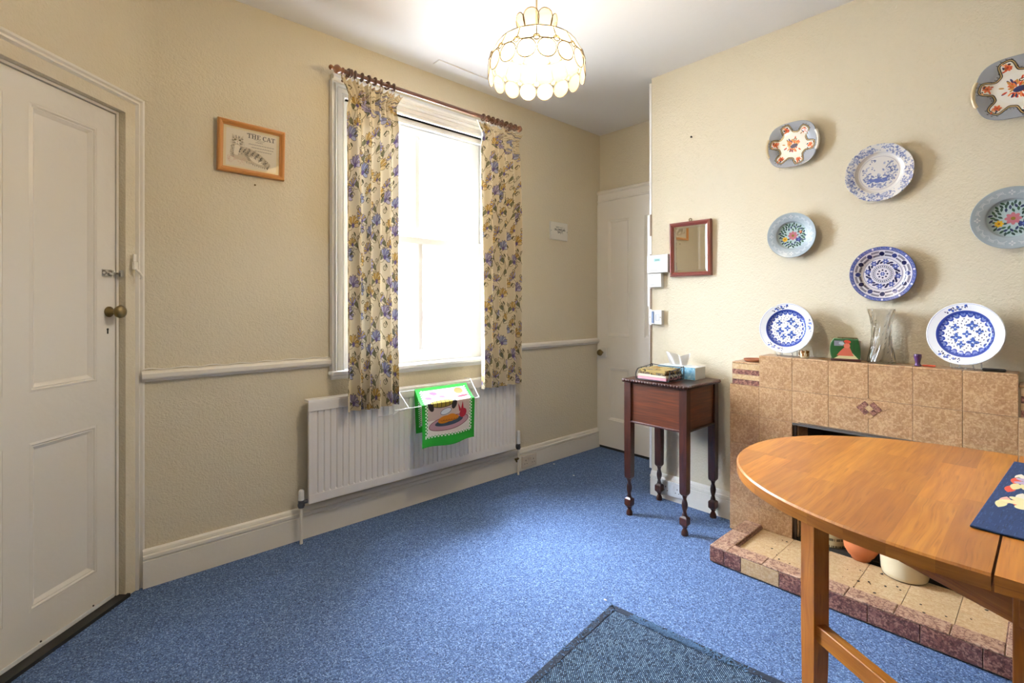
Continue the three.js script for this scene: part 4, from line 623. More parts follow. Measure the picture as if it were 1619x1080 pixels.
function wallPlate(label, tex, z, y, R, rf, prof, tilt, handles, spin = 0) {
  const g = thing('decorative_plate', label, 'plate', onBreast(z, y, 0.012), BREAST_T); g.rotation.order = 'YXZ'; g.rotation.x = tilt;
  const p = part('plate_body', plateGeo(R, rf, prof), china(tex), g); p.rotation.z = spin;
  if (handles) for (const s of [-1, 1]) { const pts = []; for (let i = 0; i <= 8; i++) { const t = -0.42 + 0.84 * i / 8; pts.push([s * (R * rf(s > 0 ? t : Math.PI - t) * Math.cos(t) + 0.008 * Math.sin(i / 8 * 3.14)), R * Math.sin(t), 0.024]); } const hd = part('shell_handle', merge([tube(pts, 0.007, 30, 8), ...pts.filter((_, i) => i % 2).map((q) => new THREE.SphereGeometry(0.0095, 10, 8).scale(0.8, 1, 0.7).translate(...q))]), phys(s < 0 ? [0.62, 0.5, 0.3] : [0.8, 0.76, 0.66], 0.3, { clearcoat: 0.5 }), g); hd.rotation.z = spin * 0; hd.userData.label = 'gilded scroll handle'; }
  part('plate_hanger', merge([rod([-R * 0.5, R * 0.2, 0.002], [R * 0.5, R * 0.2, 0.002], 0.0012), rod([0, R * 0.2, 0.002], [0, R * 0.6, -0.006], 0.0012)]), M.oldBrass, g);
}
const soft8 = (a) => 1 + 0.035 * Math.cos(4 * a) + 0.0 * a, scallop = (a) => 1 + 0.022 * Math.abs(Math.sin(a * 4 + 0.3)) - 0.008, round = () => 1;
const sq = (a) => Math.pow(Math.pow(Math.abs(Math.cos(a)), 3) + Math.pow(Math.abs(Math.sin(a)), 3), -1 / 3) * 0.95;
wallPlate('smaller grey and orange floral plate hung above the pale blue plates', imariTex, 1.690, 1.993, 0.116, sq, PROFILE, 0.05, true);
wallPlate('white scalloped plate with a faded blue transfer scene', transferTex, 2.045, 1.781, 0.127, scallop, PROFILE, 0.05, false);
wallPlate('round pale blue flower plate hung below the smaller grey and orange plate', leafBlueTex, 1.688, 1.537, 0.112, round, DEEP, 0.04, false);
wallPlate('round navy and white patterned plate above the glass vase', blueRoundTex, 2.057, 1.326, 0.122, round, PROFILE, 0.05, false);
wallPlate('larger grey and orange floral plate hung highest on the breast', imariTex, 2.480, 2.024, 0.124, sq, PROFILE, 0.04, true);
wallPlate('large pale blue flower plate hung below the larger grey and orange plate', leafBlueTex, 2.465, 1.523, 0.119, round, DEEP, 0.04, false);

// ------------------------------------------------------------------ tiled fireplace
const XF = 2.60, MANT = 0.930, SIDE = 0.890, Z0 = 1.569, PITCH = (2.485 - 1.569) / 6;
{
  const g = thing('fireplace', 'stepped beige tiled fireplace surround against the chimney breast', 'fireplace', [XB, 0, 2.027], BREAST_T);
  const lx = (z) => z - 2.027, d = XB - XF, th = 0.010, f = d - th;                 // local: x along wall, z out of wall
  part('core', merge([box(lx(1.428), lx(1.716), 0, SIDE - 0.008, 0, f), box(lx(2.34), lx(2.626), 0, SIDE - 0.008, 0, f), box(lx(1.573), lx(2.481), 0.62, MANT - 0.008, 0, f)]), M.grout, g);
  const put = (x0, x1, y0, y1, mats, opt = {}) => { const w = x1 - x0 - 0.0008, h = y1 - y0 - 0.0008, t = part('tile', tile(w, h, th + (opt.proud || 0), opt.b || 0.0011), mats[(rnd() * mats.length) | 0], g); t.position.set((x0 + x1) / 2, (y0 + y1) / 2, f + rr(-0.0006, 0.0006)); return t; };
  const rows = [0.005, 0.16, 0.3125, 0.465, 0.617, 0.7715, MANT - 0.002];
  // six columns over the opening, two rows; jamb columns below
  for (let c = 0; c < 6; c++) {
    const a = lx(Z0 + c * PITCH), b = a + PITCH;
    put(a, b, rows[5], rows[6], M.beige, {});
    if (c === 2 || c === 3) { // the tiles beside the inlay are cut round it by the inlay sitting proud
      put(a, b, rows[4], rows[5], M.beige);
    } else put(a, b, rows[4], rows[5], M.beige);
    if (c === 0 || c === 5) for (let r = 0; r < 4; r++) put(a, b, rows[r], rows[r + 1], M.beige);
  }
  for (const [a, b] of [[lx(1.4255), lx(1.569)], [lx(2.485), lx(2.6285)]]) {
    for (let r = 0; r < 5; r++) put(a, b, rows[r], rows[r + 1], M.beige);
    const bands = [[0.7715, 0.798, M.plum], [0.798, 0.824, M.cream], [0.824, 0.850, M.plum], [0.850, 0.882, M.cream]];
    for (const [y0, y1, m] of bands) { const t = put(a + 0.006, b, y0, y1, m, { b: 0.001 }); t.position.z -= 0.006; t.name = 'band_tile'; }
  }
  // top slips: rounded edge tiles
  for (let c = 0; c < 6; c++) { const a = lx(Z0 + c * PITCH); const t = part('top_tile', box(a + 0.0006, a + PITCH - 0.0006, MANT - 0.010, MANT, 0, d + 0.001, 0.004), M.beige[c % 5], g); }
  for (const [a, b] of [[lx(1.4315), lx(1.569)], [lx(2.485), lx(2.6225)]]) part('top_tile', box(a, b, SIDE - 0.010, SIDE, 0, d - 0.004, 0.004), M.beige[1], g);
  for (const [a, b] of [[lx(1.420), lx(1.4275)], [lx(2.6265), lx(2.634)]]) for (let r = 0; r < 5; r++) part('side_tile', box(a, b, rows[r], rows[r + 1] - 0.0012, 0, d - 0.002, 0.002), M.beige[r], g);
  // the chevron inlay of small diamonds
  const inl = new THREE.Group(); inl.name = 'inlay'; g.add(inl); inl.position.set(lx(2.03), 0.733, f + th); inl.userData.label = 'chevron inlay of small diamond tiles';
  const q = 0.0225, dia = tile(q - 0.0015, q - 0.0015, 0.0022, 0.0006);
  const use = [[0, 0, M.cream[0]], [0, 1, M.plum[0]], [1, 0, M.plum[1]], [1, 1, M.beige[2]], [-1, 0, M.plum[2]], [0, -1, M.plum[3]], [-1, -1, M.beige[3]], [-1, 1, M.plum[1]], [1, -1, M.plum[0]]];
  for (const [i, j, m] of use) { const t = part('diamond_tile', dia, m, inl); t.rotation.z = Math.PI / 4; t.position.set((i - j) * q * 0.7071, (i + j) * q * 0.7071, 0); }
  for (const s of [-1, 1]) { const t = part('diamond_tile', flat([s * 0.036, 0.014, 0.002, s * 0.074, 0.014, 0.002, s * 0.050, -0.004, 0.002, s * 0.036, 0.014, 0, s * 0.074, 0.014, 0, s * 0.050, -0.004, 0], s > 0 ? [0, 2, 1, 0, 1, 4, 0, 4, 3, 1, 2, 5, 1, 5, 4, 2, 0, 3, 2, 3, 5] : [0, 1, 2, 0, 4, 1, 0, 3, 4, 1, 5, 2, 1, 4, 5, 2, 3, 0, 2, 5, 3]), M.beige[4], inl); }
  // fire opening: iron frame, sooty back
  part('fire_frame', mitred([[0, 0.0], [0, d + 0.001], [0.006, d + 0.003], [0.012, d + 0.003], [0.012, 0.0]].map(([u, v]) => [u - 0.012, v - 0.02]), lx(1.722), lx(2.333), 0.0, 0.618, 'u'), M.ironwork, g);
  part('lintel_strip', merge([box(lx(1.722), lx(2.333), 0.606, 0.617, d - 0.05, d - 0.002), box(lx(1.75), lx(2.28), 0.620, 0.6235, d + 0.0005, d + 0.002)]), std([0.16, 0.15, 0.14], 0.5, { metalness: 0.4 }), g);
  part('fire_back', merge([box(lx(1.721), lx(2.334), 0.0, 0.62, -0.318, -0.30), box(lx(1.7205), lx(1.735), 0.0, 0.62, -0.30, d - 0.03), box(lx(2.32), lx(2.3345), 0.0, 0.62, -0.30, d - 0.03), box(lx(1.721), lx(2.334), 0.607, 0.62, -0.30, d - 0.05), box(lx(1.721), lx(2.334), 0.0, 0.058, -0.30, d - 0.03)]), M.soot, g);
  for (let k = 0; k < 4; k++) part('inner_tile', box(lx(1.735), lx(1.742), 0.06 + k * 0.137, 0.194 + k * 0.137, d - 0.16, d - 0.03), M.beige[k], g);
}
// ---- hearth
{
  const g = thing('hearth', 'raised tiled hearth with a plum kerb on the carpet', 'hearth', [XF - 0.007, 0, 2.027], BREAST_T);
  const lx = (z) => z - 2.027, D = XF - 0.007 - 2.20, hk = 0.08, kw = 0.082, fl = 0.058, zl = 1.504, zr = 2.55;
  part('core', merge([box(lx(zl) + 0.008, lx(zr) - 0.008, 0.006, fl - 0.006, 0.0, D - 0.008), box(lx(zl) + 0.008, lx(zr) - 0.008, 0.006, hk - 0.008, D - kw + 0.008, D - 0.008), box(lx(zl) + 0.008, lx(zl) + kw - 0.008, 0.006, hk - 0.008, 0, D - 0.008), box(lx(zr) - kw + 0.008, lx(zr) - 0.008, 0.006, hk - 0.008, 0, D - 0.008)]), M.grout, g);
  part('base', box(lx(zl) + 0.012, lx(zr) - 0.012, 0, 0.008, 0, D - 0.012), M.grout, g);
  const tb = (name, x0, x1, y0, y1, z0, z1, mats, r = 0.003) => part(name, box(x0 + 0.0006, x1 - 0.0006, y0, y1, z0 + 0.0006, z1 - 0.0006, r), mats[(rnd() * mats.length) | 0], g);
  // front face: plum with one cream tile
  const jf = [zl, 1.57, 1.645, 1.802, 1.955, 2.108, 2.26, 2.418, zr], mf = [M.plum, M.plum, M.cream, M.plum, M.plum, M.plum, M.plum, M.plum];
  for (let i = 0; i < 8; i++) tb('kerb_face_tile', lx(jf[i]), lx(jf[i + 1]), 0.006, hk - 0.009, D - 0.010, D, mf[i]);
  const jt = [zl, 1.584, 1.735, 1.884, 2.035, 2.186, 2.337, 2.468, zr];
  for (let i = 0; i < 8; i++) tb('kerb_top_tile', lx(jt[i]), lx(jt[i + 1]), hk - 0.009, hk, D - kw, D, M.rose, 0.004);
  for (const [a, b, o] of [[zl, zl + kw, 0], [zr - kw, zr, 1]]) {
    const n = [0, 0.155, D - kw]; for (let i = 0; i < 2; i++) tb('kerb_top_tile', lx(a), lx(b), hk - 0.009, hk, n[i], n[i + 1], M.rose, 0.004);
    for (let i = 0; i < 3; i++) tb('kerb_face_tile', o ? lx(b) - 0.010 : lx(a), o ? lx(b) : lx(a) + 0.010, 0.006, hk - 0.009, i * (D - 0.01) / 3, (i + 1) * (D - 0.01) / 3, M.plum);
    for (let i = 0; i < 2; i++) tb('kerb_inner_tile', o ? lx(a) - 0.004 : lx(b) - 0.006, o ? lx(a) + 0.006 : lx(b) + 0.004, fl, hk - 0.009, n[i], n[i + 1], M.plum, 0.001);
  }
  const xs = [zl + kw, 1.735, 1.884, 2.035, 2.186, 2.337, zr - kw], zs = [0, 0.155, D - kw];
  for (let i = 0; i < 6; i++) for (let k = 0; k < 2; k++) tb('floor_tile', lx(xs[i]), lx(xs[i + 1]), fl - 0.008, fl + rr(0, 0.0008), zs[k], zs[k + 1], M.cream, 0.0015);
}
{ // flakes of soot on the hearth
  const geos = []; for (let i = 0; i < 46; i++) { const s = rr(0.0014, 0.005), q = new THREE.IcosahedronGeometry(s, 0).scale(1.5, 0.4, 1), f = i < 9 ? [onY(1355 + rr(-7, 7), 918 + rr(-3, 2), 0.06), onY(1402 + rr(-8, 8), 906 + rr(-3, 3), 0.06), onY(1244, 857, 0.06)][i % 3] : [rr(2.30, 2.57), 0.06, rr(1.66, 2.42)]; geos.push(q.rotateY(rnd() * 6).translate(f[0], 0.0592 + s * 0.4, f[2])); }
  const o = solo('soot_flakes', merge(geos), M.soot, 'scattered dark soot flakes lying on the hearth tiles', 'soot'); o.userData.kind = 'stuff';
}
// ---- pots on the hearth
{
  const txt = canvasTex(1024, 256, (c, w, h) => { c.fillStyle = '#cfc39a'; c.fillRect(0, 0, w, h); c.fillStyle = '#3a352a'; for (let r = 0; r < 7; r++) for (let x = 0; x < w; x += 4) if (hash(x >> 3, r, 4) > 0.3) c.fillRect(x, 40 + r * 20, 3, r === 2 ? 12 : 7); });
  const g = thing('storage_tin', 'cream storage tin with bands of dark print in the fireplace', 'tin', [2.685, 0.0592, 1.865]);
  part('tin_body', lathe([[0, 0], [0.058, 0], [0.06, 0.003], [0.06, 0.14]], 40), std([1, 1, 1], 0.45, { map: txt }), g); part('rim', new THREE.TorusGeometry(0.06, 0.0025, 8, 40).rotateX(Math.PI / 2).translate(0, 0.14, 0), M.brass, g); part('lid', lathe([[0, 0.146], [0.058, 0.145], [0.061, 0.142], [0.061, 0.128]], 40), std([0.62, 0.54, 0.32], 0.4), g);
}
{
  const g = thing('terracotta_pot', 'round terracotta pot standing in the fireplace opening', 'pot', [2.612, 0.0592, 1.998]);
  const body = part('pot_body', lathe([[0, 0], [0.034, 0], [0.037, 0.004], [0.036, 0.008], [0.05, 0.022], [0.063, 0.045], [0.067, 0.07], [0.062, 0.1], [0.048, 0.122], [0.04, 0.132], [0.042, 0.142], [0.037, 0.142], [0.036, 0.13], [0, 0.03]], 48), std([0.56, 0.175, 0.06], 0.75), g);
}
{
  const g = thing('cream_bowl', 'wide cream enamel bowl at the right of the terracotta pot', 'bowl', [2.585, 0.0592, 2.155]);
  part('bowl_body', lathe([[0, 0], [0.07, 0], [0.076, 0.004], [0.08, 0.02], [0.084, 0.085], [0.088, 0.088], [0.085, 0.091], [0.079, 0.086], [0.075, 0.02], [0, 0.01]], 56), phys([0.78, 0.68, 0.47], 0.3, { clearcoat: 0.5 }), g);
  part('foot_band', new THREE.TorusGeometry(0.0735, 0.0025, 8, 56).rotateX(Math.PI / 2).translate(0, 0.003, 0), M.dark, g);
}

// ------------------------------------------------------------------ things on the mantel
const MZ = MANT + 0.0005;
function standPlate(label, z, R, lean, rf, yaw = 0) {
  const g = thing('display_plate', label, 'plate', [2.655, MZ, z], BREAST_T + yaw), y = R * Math.cos(lean) + 0.016;
  const p = part('plate_body', plateGeo(R, rf, PROFILE), china(blueStarTex), g); p.position.set(0, y, 0.0); p.rotation.x = -lean;
  const st = thing('plate_stand', 'clear plastic stand under the ' + (z < 2 ? 'chipped blue and white plate' : 'blue and white plate with the unbroken rim'), 'plate stand', [2.655, MZ, z], BREAST_T + yaw), m = phys([0.9, 0.92, 0.94], 0.08, { transmission: 0.85, thickness: 0 });
  for (const s of [-1, 1]) { part('foot', tube([[s * 0.035, 0.002, -0.045], [s * 0.035, 0.003, 0.02], [s * 0.035, 0.004, 0.034], [s * 0.035, 0.022, 0.042]], 0.0028, 24), m, st); part('upright', rod([s * 0.035, 0.002, -0.03], [s * 0.03, R * 0.9, -0.018 - R * Math.sin(lean) * 0.55], 0.0026), m, st); }
  part('cross_bar', rod([-0.035, 0.003, 0.004], [0.035, 0.003, 0.004], 0.0026), m, st);
}
const chip = (a) => 1 - 0.05 * Math.max(0, 1 - Math.abs(a - 2.05) * 9);
standPlate('blue and white plate with a chipped rim standing on the mantel', 1.683, 0.124, 0.16, chip);
standPlate('blue and white plate with an unbroken rim standing on the mantel', 2.340, 0.124, 0.14, round, -0.28);
{
  const tx = canvasTex(512, 128, (c) => { c.fillStyle = '#e6d9ba'; c.fillRect(0, 0, 512, 128); for (let k = 0; k < 6; k++) { const x = 40 + k * 85; c.fillStyle = '#8a5a24'; for (let i = 0; i < 6; i++) { const a = i; c.beginPath(); c.ellipse(x + Math.cos(a) * 18, 56 + Math.sin(a) * 18, 16, 8, a, 0, 7); c.fill(); } c.fillStyle = '#5a3414'; disc(c, x, 56, 8); } });
  const g = thing('small_cup', 'tiny cream cup with brown flowers beside the chipped plate', 'cup', [2.637, MZ, 1.765]);
  part('cup_body', lathe([[0, 0], [0.015, 0], [0.019, 0.004], [0.0205, 0.014], [0.0215, 0.036], [0.0195, 0.036], [0.018, 0.01], [0, 0.006]], 32), china(tx), g); part('handle', new THREE.TorusGeometry(0.010, 0.003, 8, 18, 3.6).rotateZ(1.3).translate(-0.002, 0.02, 0).rotateY(-2.3).translate(-0.012, 0, -0.014), china(tx), g);
}
{
  const tx = canvasTex(512, 512, (c) => { // crinoline lady, flat painted
    c.fillStyle = '#1d5424'; c.fillRect(0, 0, 512, 512); c.fillStyle = '#8a8794'; c.fillRect(60, 40, 160, 120); c.fillStyle = '#d8d2a0'; c.beginPath(); c.moveTo(256, 300); c.lineTo(40, 470); c.lineTo(490, 470); c.lineTo(360, 300); c.fill(); c.fillStyle = '#cf6a52'; c.beginPath(); c.moveTo(240, 190); c.quadraticCurveTo(160, 280, 100, 390); c.lineTo(400, 390); c.quadraticCurveTo(360, 280, 330, 190); c.fill(); c.fillStyle = '#dc7d66'; c.beginPath(); c.ellipse(282, 150, 56, 60, 0, 0, 7); c.fill(); c.fillStyle = '#c8442e'; c.beginPath(); c.ellipse(290, 60, 60, 40, 0.2, 0, 7); c.fill(); c.fillStyle = '#b9c8cc'; c.beginPath(); c.ellipse(190, 100, 50, 36, 0.2, 0, 7); c.fill(); c.fillStyle = '#1f4a20'; c.fillRect(380, 20, 40, 280); c.fillStyle = '#4a1612'; c.fillRect(0, 470, 512, 42);
  });
  const g = thing('novelty_box', 'small green box painted with a lady in a pink dress', 'ornament', [2.655, MZ, 1.928], BREAST_T + 0.25);
  const sh = new THREE.Shape(); sh.moveTo(-0.052, 0); sh.lineTo(0.056, 0); sh.lineTo(0.052, 0.012); sh.bezierCurveTo(0.056, 0.05, 0.05, 0.08, 0.046, 0.098); sh.lineTo(-0.042, 0.098); sh.bezierCurveTo(-0.06, 0.08, -0.06, 0.04, -0.05, 0.014);
  part('box_body', uvBox(new THREE.ExtrudeGeometry(sh, { depth: 0.05, bevelEnabled: true, bevelSize: 0.003, bevelThickness: 0.003, bevelSegments: 2 }).translate(0, 0.0, -0.025)), std([0.07, 0.17, 0.07], 0.5), g);
  const face = new THREE.ShapeGeometry(sh, 12), p = face.attributes.position, u = face.attributes.uv; for (let i = 0; i < p.count; i++) u.setXY(i, (p.getX(i) + 0.056) / 0.112, p.getY(i) / 0.1); part('painted_front', face.translate(0, 0, 0.0285), std([1, 1, 1], 0.45, { map: tx }), g);
  part('base_strip', box(-0.056, 0.058, 0, 0.011, -0.029, 0.031, 0.003), std([0.06, 0.012, 0.012], 0.5), g); part('side_panel', box(0.0505, 0.0575, 0.014, 0.094, -0.024, 0.024, 0.001), std([0.42, 0.38, 0.33], 0.5), g); part('handle', rod([-0.03, 0.106, 0], [0.046, 0.104, 0], 0.0022), M.oldBrass, g); part('handle_post', merge([rod([-0.01, 0.096, 0], [-0.01, 0.106, 0], 0.002), rod([0.03, 0.096, 0], [0.03, 0.105, 0], 0.002)]), M.oldBrass, g);
}
{ // twisted glass vase
  const g = thing('glass_vase', 'tall clear glass vase with twisted ribs on the mantel', 'vase', [2.66, MZ, 2.062]);
  const prof = [[0.050, 0], [0.051, 0.006], [0.047, 0.03], [0.038, 0.07], [0.034, 0.12], [0.035, 0.17], [0.041, 0.205], [0.049, 0.232], [0.050, 0.238]], at = (t) => { const k = t * (prof.length - 1), i = Math.min(prof.length - 2, Math.floor(k)), f = k - i; return [prof[i][0] + (prof[i + 1][0] - prof[i][0]) * f, prof[i][1] + (prof[i + 1][1] - prof[i][1]) * f]; };
  const n = 120, m = 56, pos = [], idx = []; const layer = (inset, dir) => { const base = pos.length / 3; for (let j = 0; j <= m; j++) { const [r, y] = at(j / m), k = dir ? 1 : 0, rib = k * 0.0034 * Math.sin(Math.PI * Math.min(1, j / m * 1.02)); for (let i = 0; i < n; i++) { const a = i / n * 6.28319, R = r - inset + rib * Math.abs(Math.sin(a * 8 + y * 40)); pos.push(Math.cos(a) * R, dir ? y : Math.max(0.008, y), Math.sin(a) * R); } } return base; };
  const o = layer(0, true), q = layer(0.004, false);
  for (let j = 0; j < m; j++) for (let i = 0; i < n; i++) { const a = j * n + i, b = j * n + (i + 1) % n; idx.push(o + a, o + a + n, o + b, o + b, o + a + n, o + b + n, q + a, q + b, q + a + n, q + b, q + b + n, q + a + n); }
  for (let i = 0; i < n; i++) { const j = (i + 1) % n; idx.push(o + m * n + i, q + m * n + i, o + m * n + j, o + m * n + j, q + m * n + i, q + m * n + j); }
  const cb = pos.length / 3; pos.push(0, 0, 0, 0, 0.008, 0); for (let i = 0; i < n; i++) { const j = (i + 1) % n; idx.push(cb, o + i, o + j, cb + 1, q + j, q + i); }
  const geo = new THREE.BufferGeometry(); geo.setAttribute('position', new THREE.Float32BufferAttribute(pos, 3)); geo.setIndex(idx); geo.computeVertexNormals();
  part('vase_body', geo, phys([1, 1, 1], 0.02, { transmission: 1, thickness: 0.01, ior: 1.45, attenuationColor: new THREE.Color(0.86, 0.95, 0.92), attenuationDistance: 0.15 }), g);
}
solo('bud_vase', lathe([[0, 0], [0.011, 0], [0.012, 0.004], [0.0085, 0.012], [0.011, 0.026], [0.0135, 0.038], [0.013, 0.05], [0.011, 0.05], [0.01, 0.02], [0, 0.008]], 28), phys([0.07, 0.022, 0.10], 0.15, { clearcoat: 0.6 }), 'tiny purple glass bud vase on the mantel', 'vase', [2.64, MZ, 2.19]);
solo('red_pencil', merge([rod([-0.02, 0.004, 0], [0.018, 0.004, 0], 0.004, 8), lathe([[0.004, 0], [0, 0.008]], 8).rotateZ(-Math.PI / 2).translate(0.018, 0.004, 0)]), std([0.5, 0.07, 0.03], 0.4), 'short red pencil stub lying on the mantel', 'pencil', [2.645, MZ, 2.226], Math.PI / 2);
solo('spectacle_case', merge([box(-0.033, 0.033, 0, 0.011, -0.011, 0.011, 0.005), box(-0.034, 0.034, 0.0045, 0.006, -0.0115, 0.0115)]), std([0.03, 0.03, 0.032], 0.5), 'small black case lying on the mantel beside a plate', 'case', [2.645, MZ, 2.418], Math.PI / 2);
{ const g = thing('clay_dish', 'shallow terracotta dish on the lower step of the surround', 'dish', [2.668, SIDE + 0.0005, 1.518]); part('dish', lathe([[0, 0], [0.04, 0], [0.046, 0.004], [0.05, 0.013], [0.047, 0.015], [0.042, 0.007], [0, 0.005]], 40), std([0.36, 0.13, 0.06], 0.7), g); }

// ------------------------------------------------------------------ small side table
{
  const g = thing('side_table', 'dark carved work table with barley twist feet', 'side table', [2.515, 0, 1.128]);
  const hx = 0.157, hz = 0.168, top = 0.772;
  const topGeo = [box(-0.19, 0.19, top - 0.020, top, -0.198, 0.198, 0.006)];
  part('table_top', merge(topGeo), M.walnutDark, g);
  const edge = []; const bead = new THREE.SphereGeometry(0.009, 8, 6).scale(1, 0.9, 1);
  for (const s of [-1, 1]) for (let i = 0; i < 22; i++) { const t = -1 + 2 * (i + 0.5) / 22; edge.push(bead.clone().translate(s * 0.188, top - 0.009, t * 0.19), bead.clone().translate(t * 0.182, top - 0.009, s * 0.196)); }
  part('carved_edge', merge(edge), M.walnutDark, g);
  for (const [sx, sz] of [[-1, -1], [1, -1], [1, 1], [-1, 1]]) {
    const L = new THREE.Group(); L.name = 'leg'; g.add(L); L.position.set(sx * hx, 0, sz * hz);
    const sqr = (pts) => { const pos = [], idx = []; for (const [w, y] of pts) pos.push(-w, y, -w, w, y, -w, w, y, w, -w, y, w); for (let r = 0; r < pts.length - 1; r++) for (let i = 0; i < 4; i++) { const a = r * 4 + i, b = r * 4 + (i + 1) % 4; idx.push(a, a + 4, b, b, a + 4, b + 4); } const e = (pts.length - 1) * 4; idx.push(e, e + 2, e + 1, e, e + 3, e + 2, 0, 1, 2, 0, 2, 3); return flat(pos, idx); };
    part('post', sqr([[0.012, 0.205], [0.0185, 0.215], [0.0195, 0.225], [0.0205, 0.45], [0.0205, top - 0.019]]), M.walnutDark, L);
    const n = 16, m = 40, pos = [], idx = []; for (let j = 0; j <= m; j++) for (let i = 0; i < n; i++) { const a = i / n * 6.2832, y = 0.098 + 0.11 * j / m, r = 0.0118 + 0.0034 * Math.cos(2 * a - y * 95); pos.push(Math.cos(a) * r, y, Math.sin(a) * r); } for (let j = 0; j < m; j++) for (let i = 0; i < n; i++) { const a = j * n + i, b = j * n + (i + 1) % n; idx.push(a, a + n, b, b, a + n, b + n); }
    const tw = new THREE.BufferGeometry(); tw.setAttribute('position', new THREE.Float32BufferAttribute(pos, 3)); tw.setIndex(idx); tw.computeVertexNormals(); part('barley_twist', tw, M.walnutDark, L);
    part('block', sqr([[0.010, 0.046], [0.0185, 0.056], [0.0195, 0.062], [0.0195, 0.086], [0.0185, 0.092], [0.010, 0.1]]), M.walnutDark, L);
    part('foot', lathe([[0, 0], [0.016, 0], [0.018, 0.004], [0.0165, 0.018], [0.010, 0.032], [0.009, 0.038], [0.0135, 0.042], [0.0115, 0.048]], 20), M.walnutDark, L);
  }
  const y0 = 0.535, y1 = top - 0.02;
  for (const s of [-1, 1]) { part('side_panel', box(s > 0 ? hx + 0.004 : -hx - 0.010, s > 0 ? hx + 0.010 : -hx - 0.004, y0, y1, -hz + 0.02, hz - 0.02), M.walnut, g); part('end_panel', box(-hx + 0.02, hx - 0.02, y0, y1, s > 0 ? hz + 0.004 : -hz - 0.010, s > 0 ? hz + 0.010 : -hz - 0.004), M.walnut, g); part('lower_bead', merge([box(-hx, hx, y0 - 0.008, y0 + 0.002, s > 0 ? hz + 0.002 : -hz - 0.018, s > 0 ? hz + 0.018 : -hz - 0.002, 0.003)]), M.walnutDark, g); part('lower_bead', box(s > 0 ? hx + 0.002 : -hx - 0.018, s > 0 ? hx + 0.018 : -hx - 0.002, y0 - 0.008, y0 + 0.002, -hz, hz, 0.003), M.walnutDark, g); }
  part('box_bottom', box(-hx, hx, y0 - 0.002, y0 + 0.006, -hz, hz), M.walnutDark, g);
}
// ---- on the side table: a wire rack of folded napkins and a tissue box
const TT = 0.7725;
{
  const g = thing('napkin_rack', 'black wire rack holding folded napkins on the small table', 'rack', [2.435, TT, 1.106]);
  const r = 0.0025, hx = 0.082, hz = 0.098;
  part('base_frame', merge([tube([[-hx, 0.006, -hz], [hx, 0.006, -hz], [hx, 0.006, hz], [-hx, 0.006, hz]], r, 60, 6, true), rod([-hx, 0.006, 0], [hx, 0.006, 0], r)]), M.blackWire, g);
  for (const s of [-1, 1]) {
    const e = [tube([[-hx, 0.0026, s * hz], [-hx + 0.004, 0.03, s * (hz + 0.006)], [-hx + 0.02, 0.058, s * (hz + 0.002)], [0, 0.064, s * hz], [hx - 0.02, 0.07, s * hz], [hx, 0.072, s * hz], [hx, 0.0026, s * hz]], r, 60, 6)];
    for (const k of [-0.5, 0.1, 0.6]) e.push(tube([[k * hx, 0.006, s * hz], [k * hx + 0.022, 0.025, s * hz], [k * hx - 0.004, 0.046, s * hz], [k * hx + 0.016, 0.064, s * hz]], r * 0.8, 26, 6));
    const lf = []; for (let i = 0; i < 5; i++) lf.push(new THREE.SphereGeometry(0.009, 8, 6).scale(1.3, 0.7, 0.18).rotateZ(rr(-1, 1)).translate(-0.05 + i * 0.026, 0.024 + 0.022 * (i % 2), s * hz)); part('end_scroll', merge([...e, ...lf]), M.blackWire, g);
  }
  part('rear_rail', tube([[hx, 0.072, -hz], [hx, 0.066, 0], [hx, 0.072, hz]], r, 24, 6), M.blackWire, g);
}
for (const [i, [c, lab, tilt]] of [[[0.55, 0.28, 0.33], 'pink napkin lying lowest in the wire rack', 0.0], [[0.56, 0.52, 0.42], 'cream napkin lying on the pink napkin in the wire rack', 0.01], [[0.40, 0.31, 0.13], 'mustard napkin in the middle of the wire rack', -0.02], [[0.46, 0.38, 0.19], 'straw coloured napkin lying on top in the wire rack', 0.05]].entries()) {
  const y = TT + 0.0095 + i * 0.0135, sh = new THREE.Shape(), n = 24, up = []; for (let k = 0; k <= n; k++) { const t = k / n; up.push([-0.083 + 0.16 * t, 0.0012 * Math.sin(t * 8 + i * 2)]); }
  up.forEach(([x, h], k) => (k ? sh.lineTo(x, h) : sh.moveTo(x, h))); sh.quadraticCurveTo(0.086, 0.006, 0.077, 0.0118); up.reverse().forEach(([x, h]) => sh.lineTo(x, h + 0.0118 - 0.0008)); const q = new THREE.ExtrudeGeometry(sh, { depth: 0.172 - i * 0.004, bevelEnabled: true, bevelSize: 0.001, bevelThickness: 0.002, bevelSegments: 1 }).translate(0, 0, -0.086 + i * 0.002); q.rotateY(tilt);
  solo('napkin', uvBox(q), std(c, 0.95, { map: i > 1 ? scaled(curtainMap, 0.5, 0.5, 0.3 * i, 0.1) : null }), lab, 'napkin', [2.435, y, 1.106], 0, 'folded napkins in the wire rack');
}
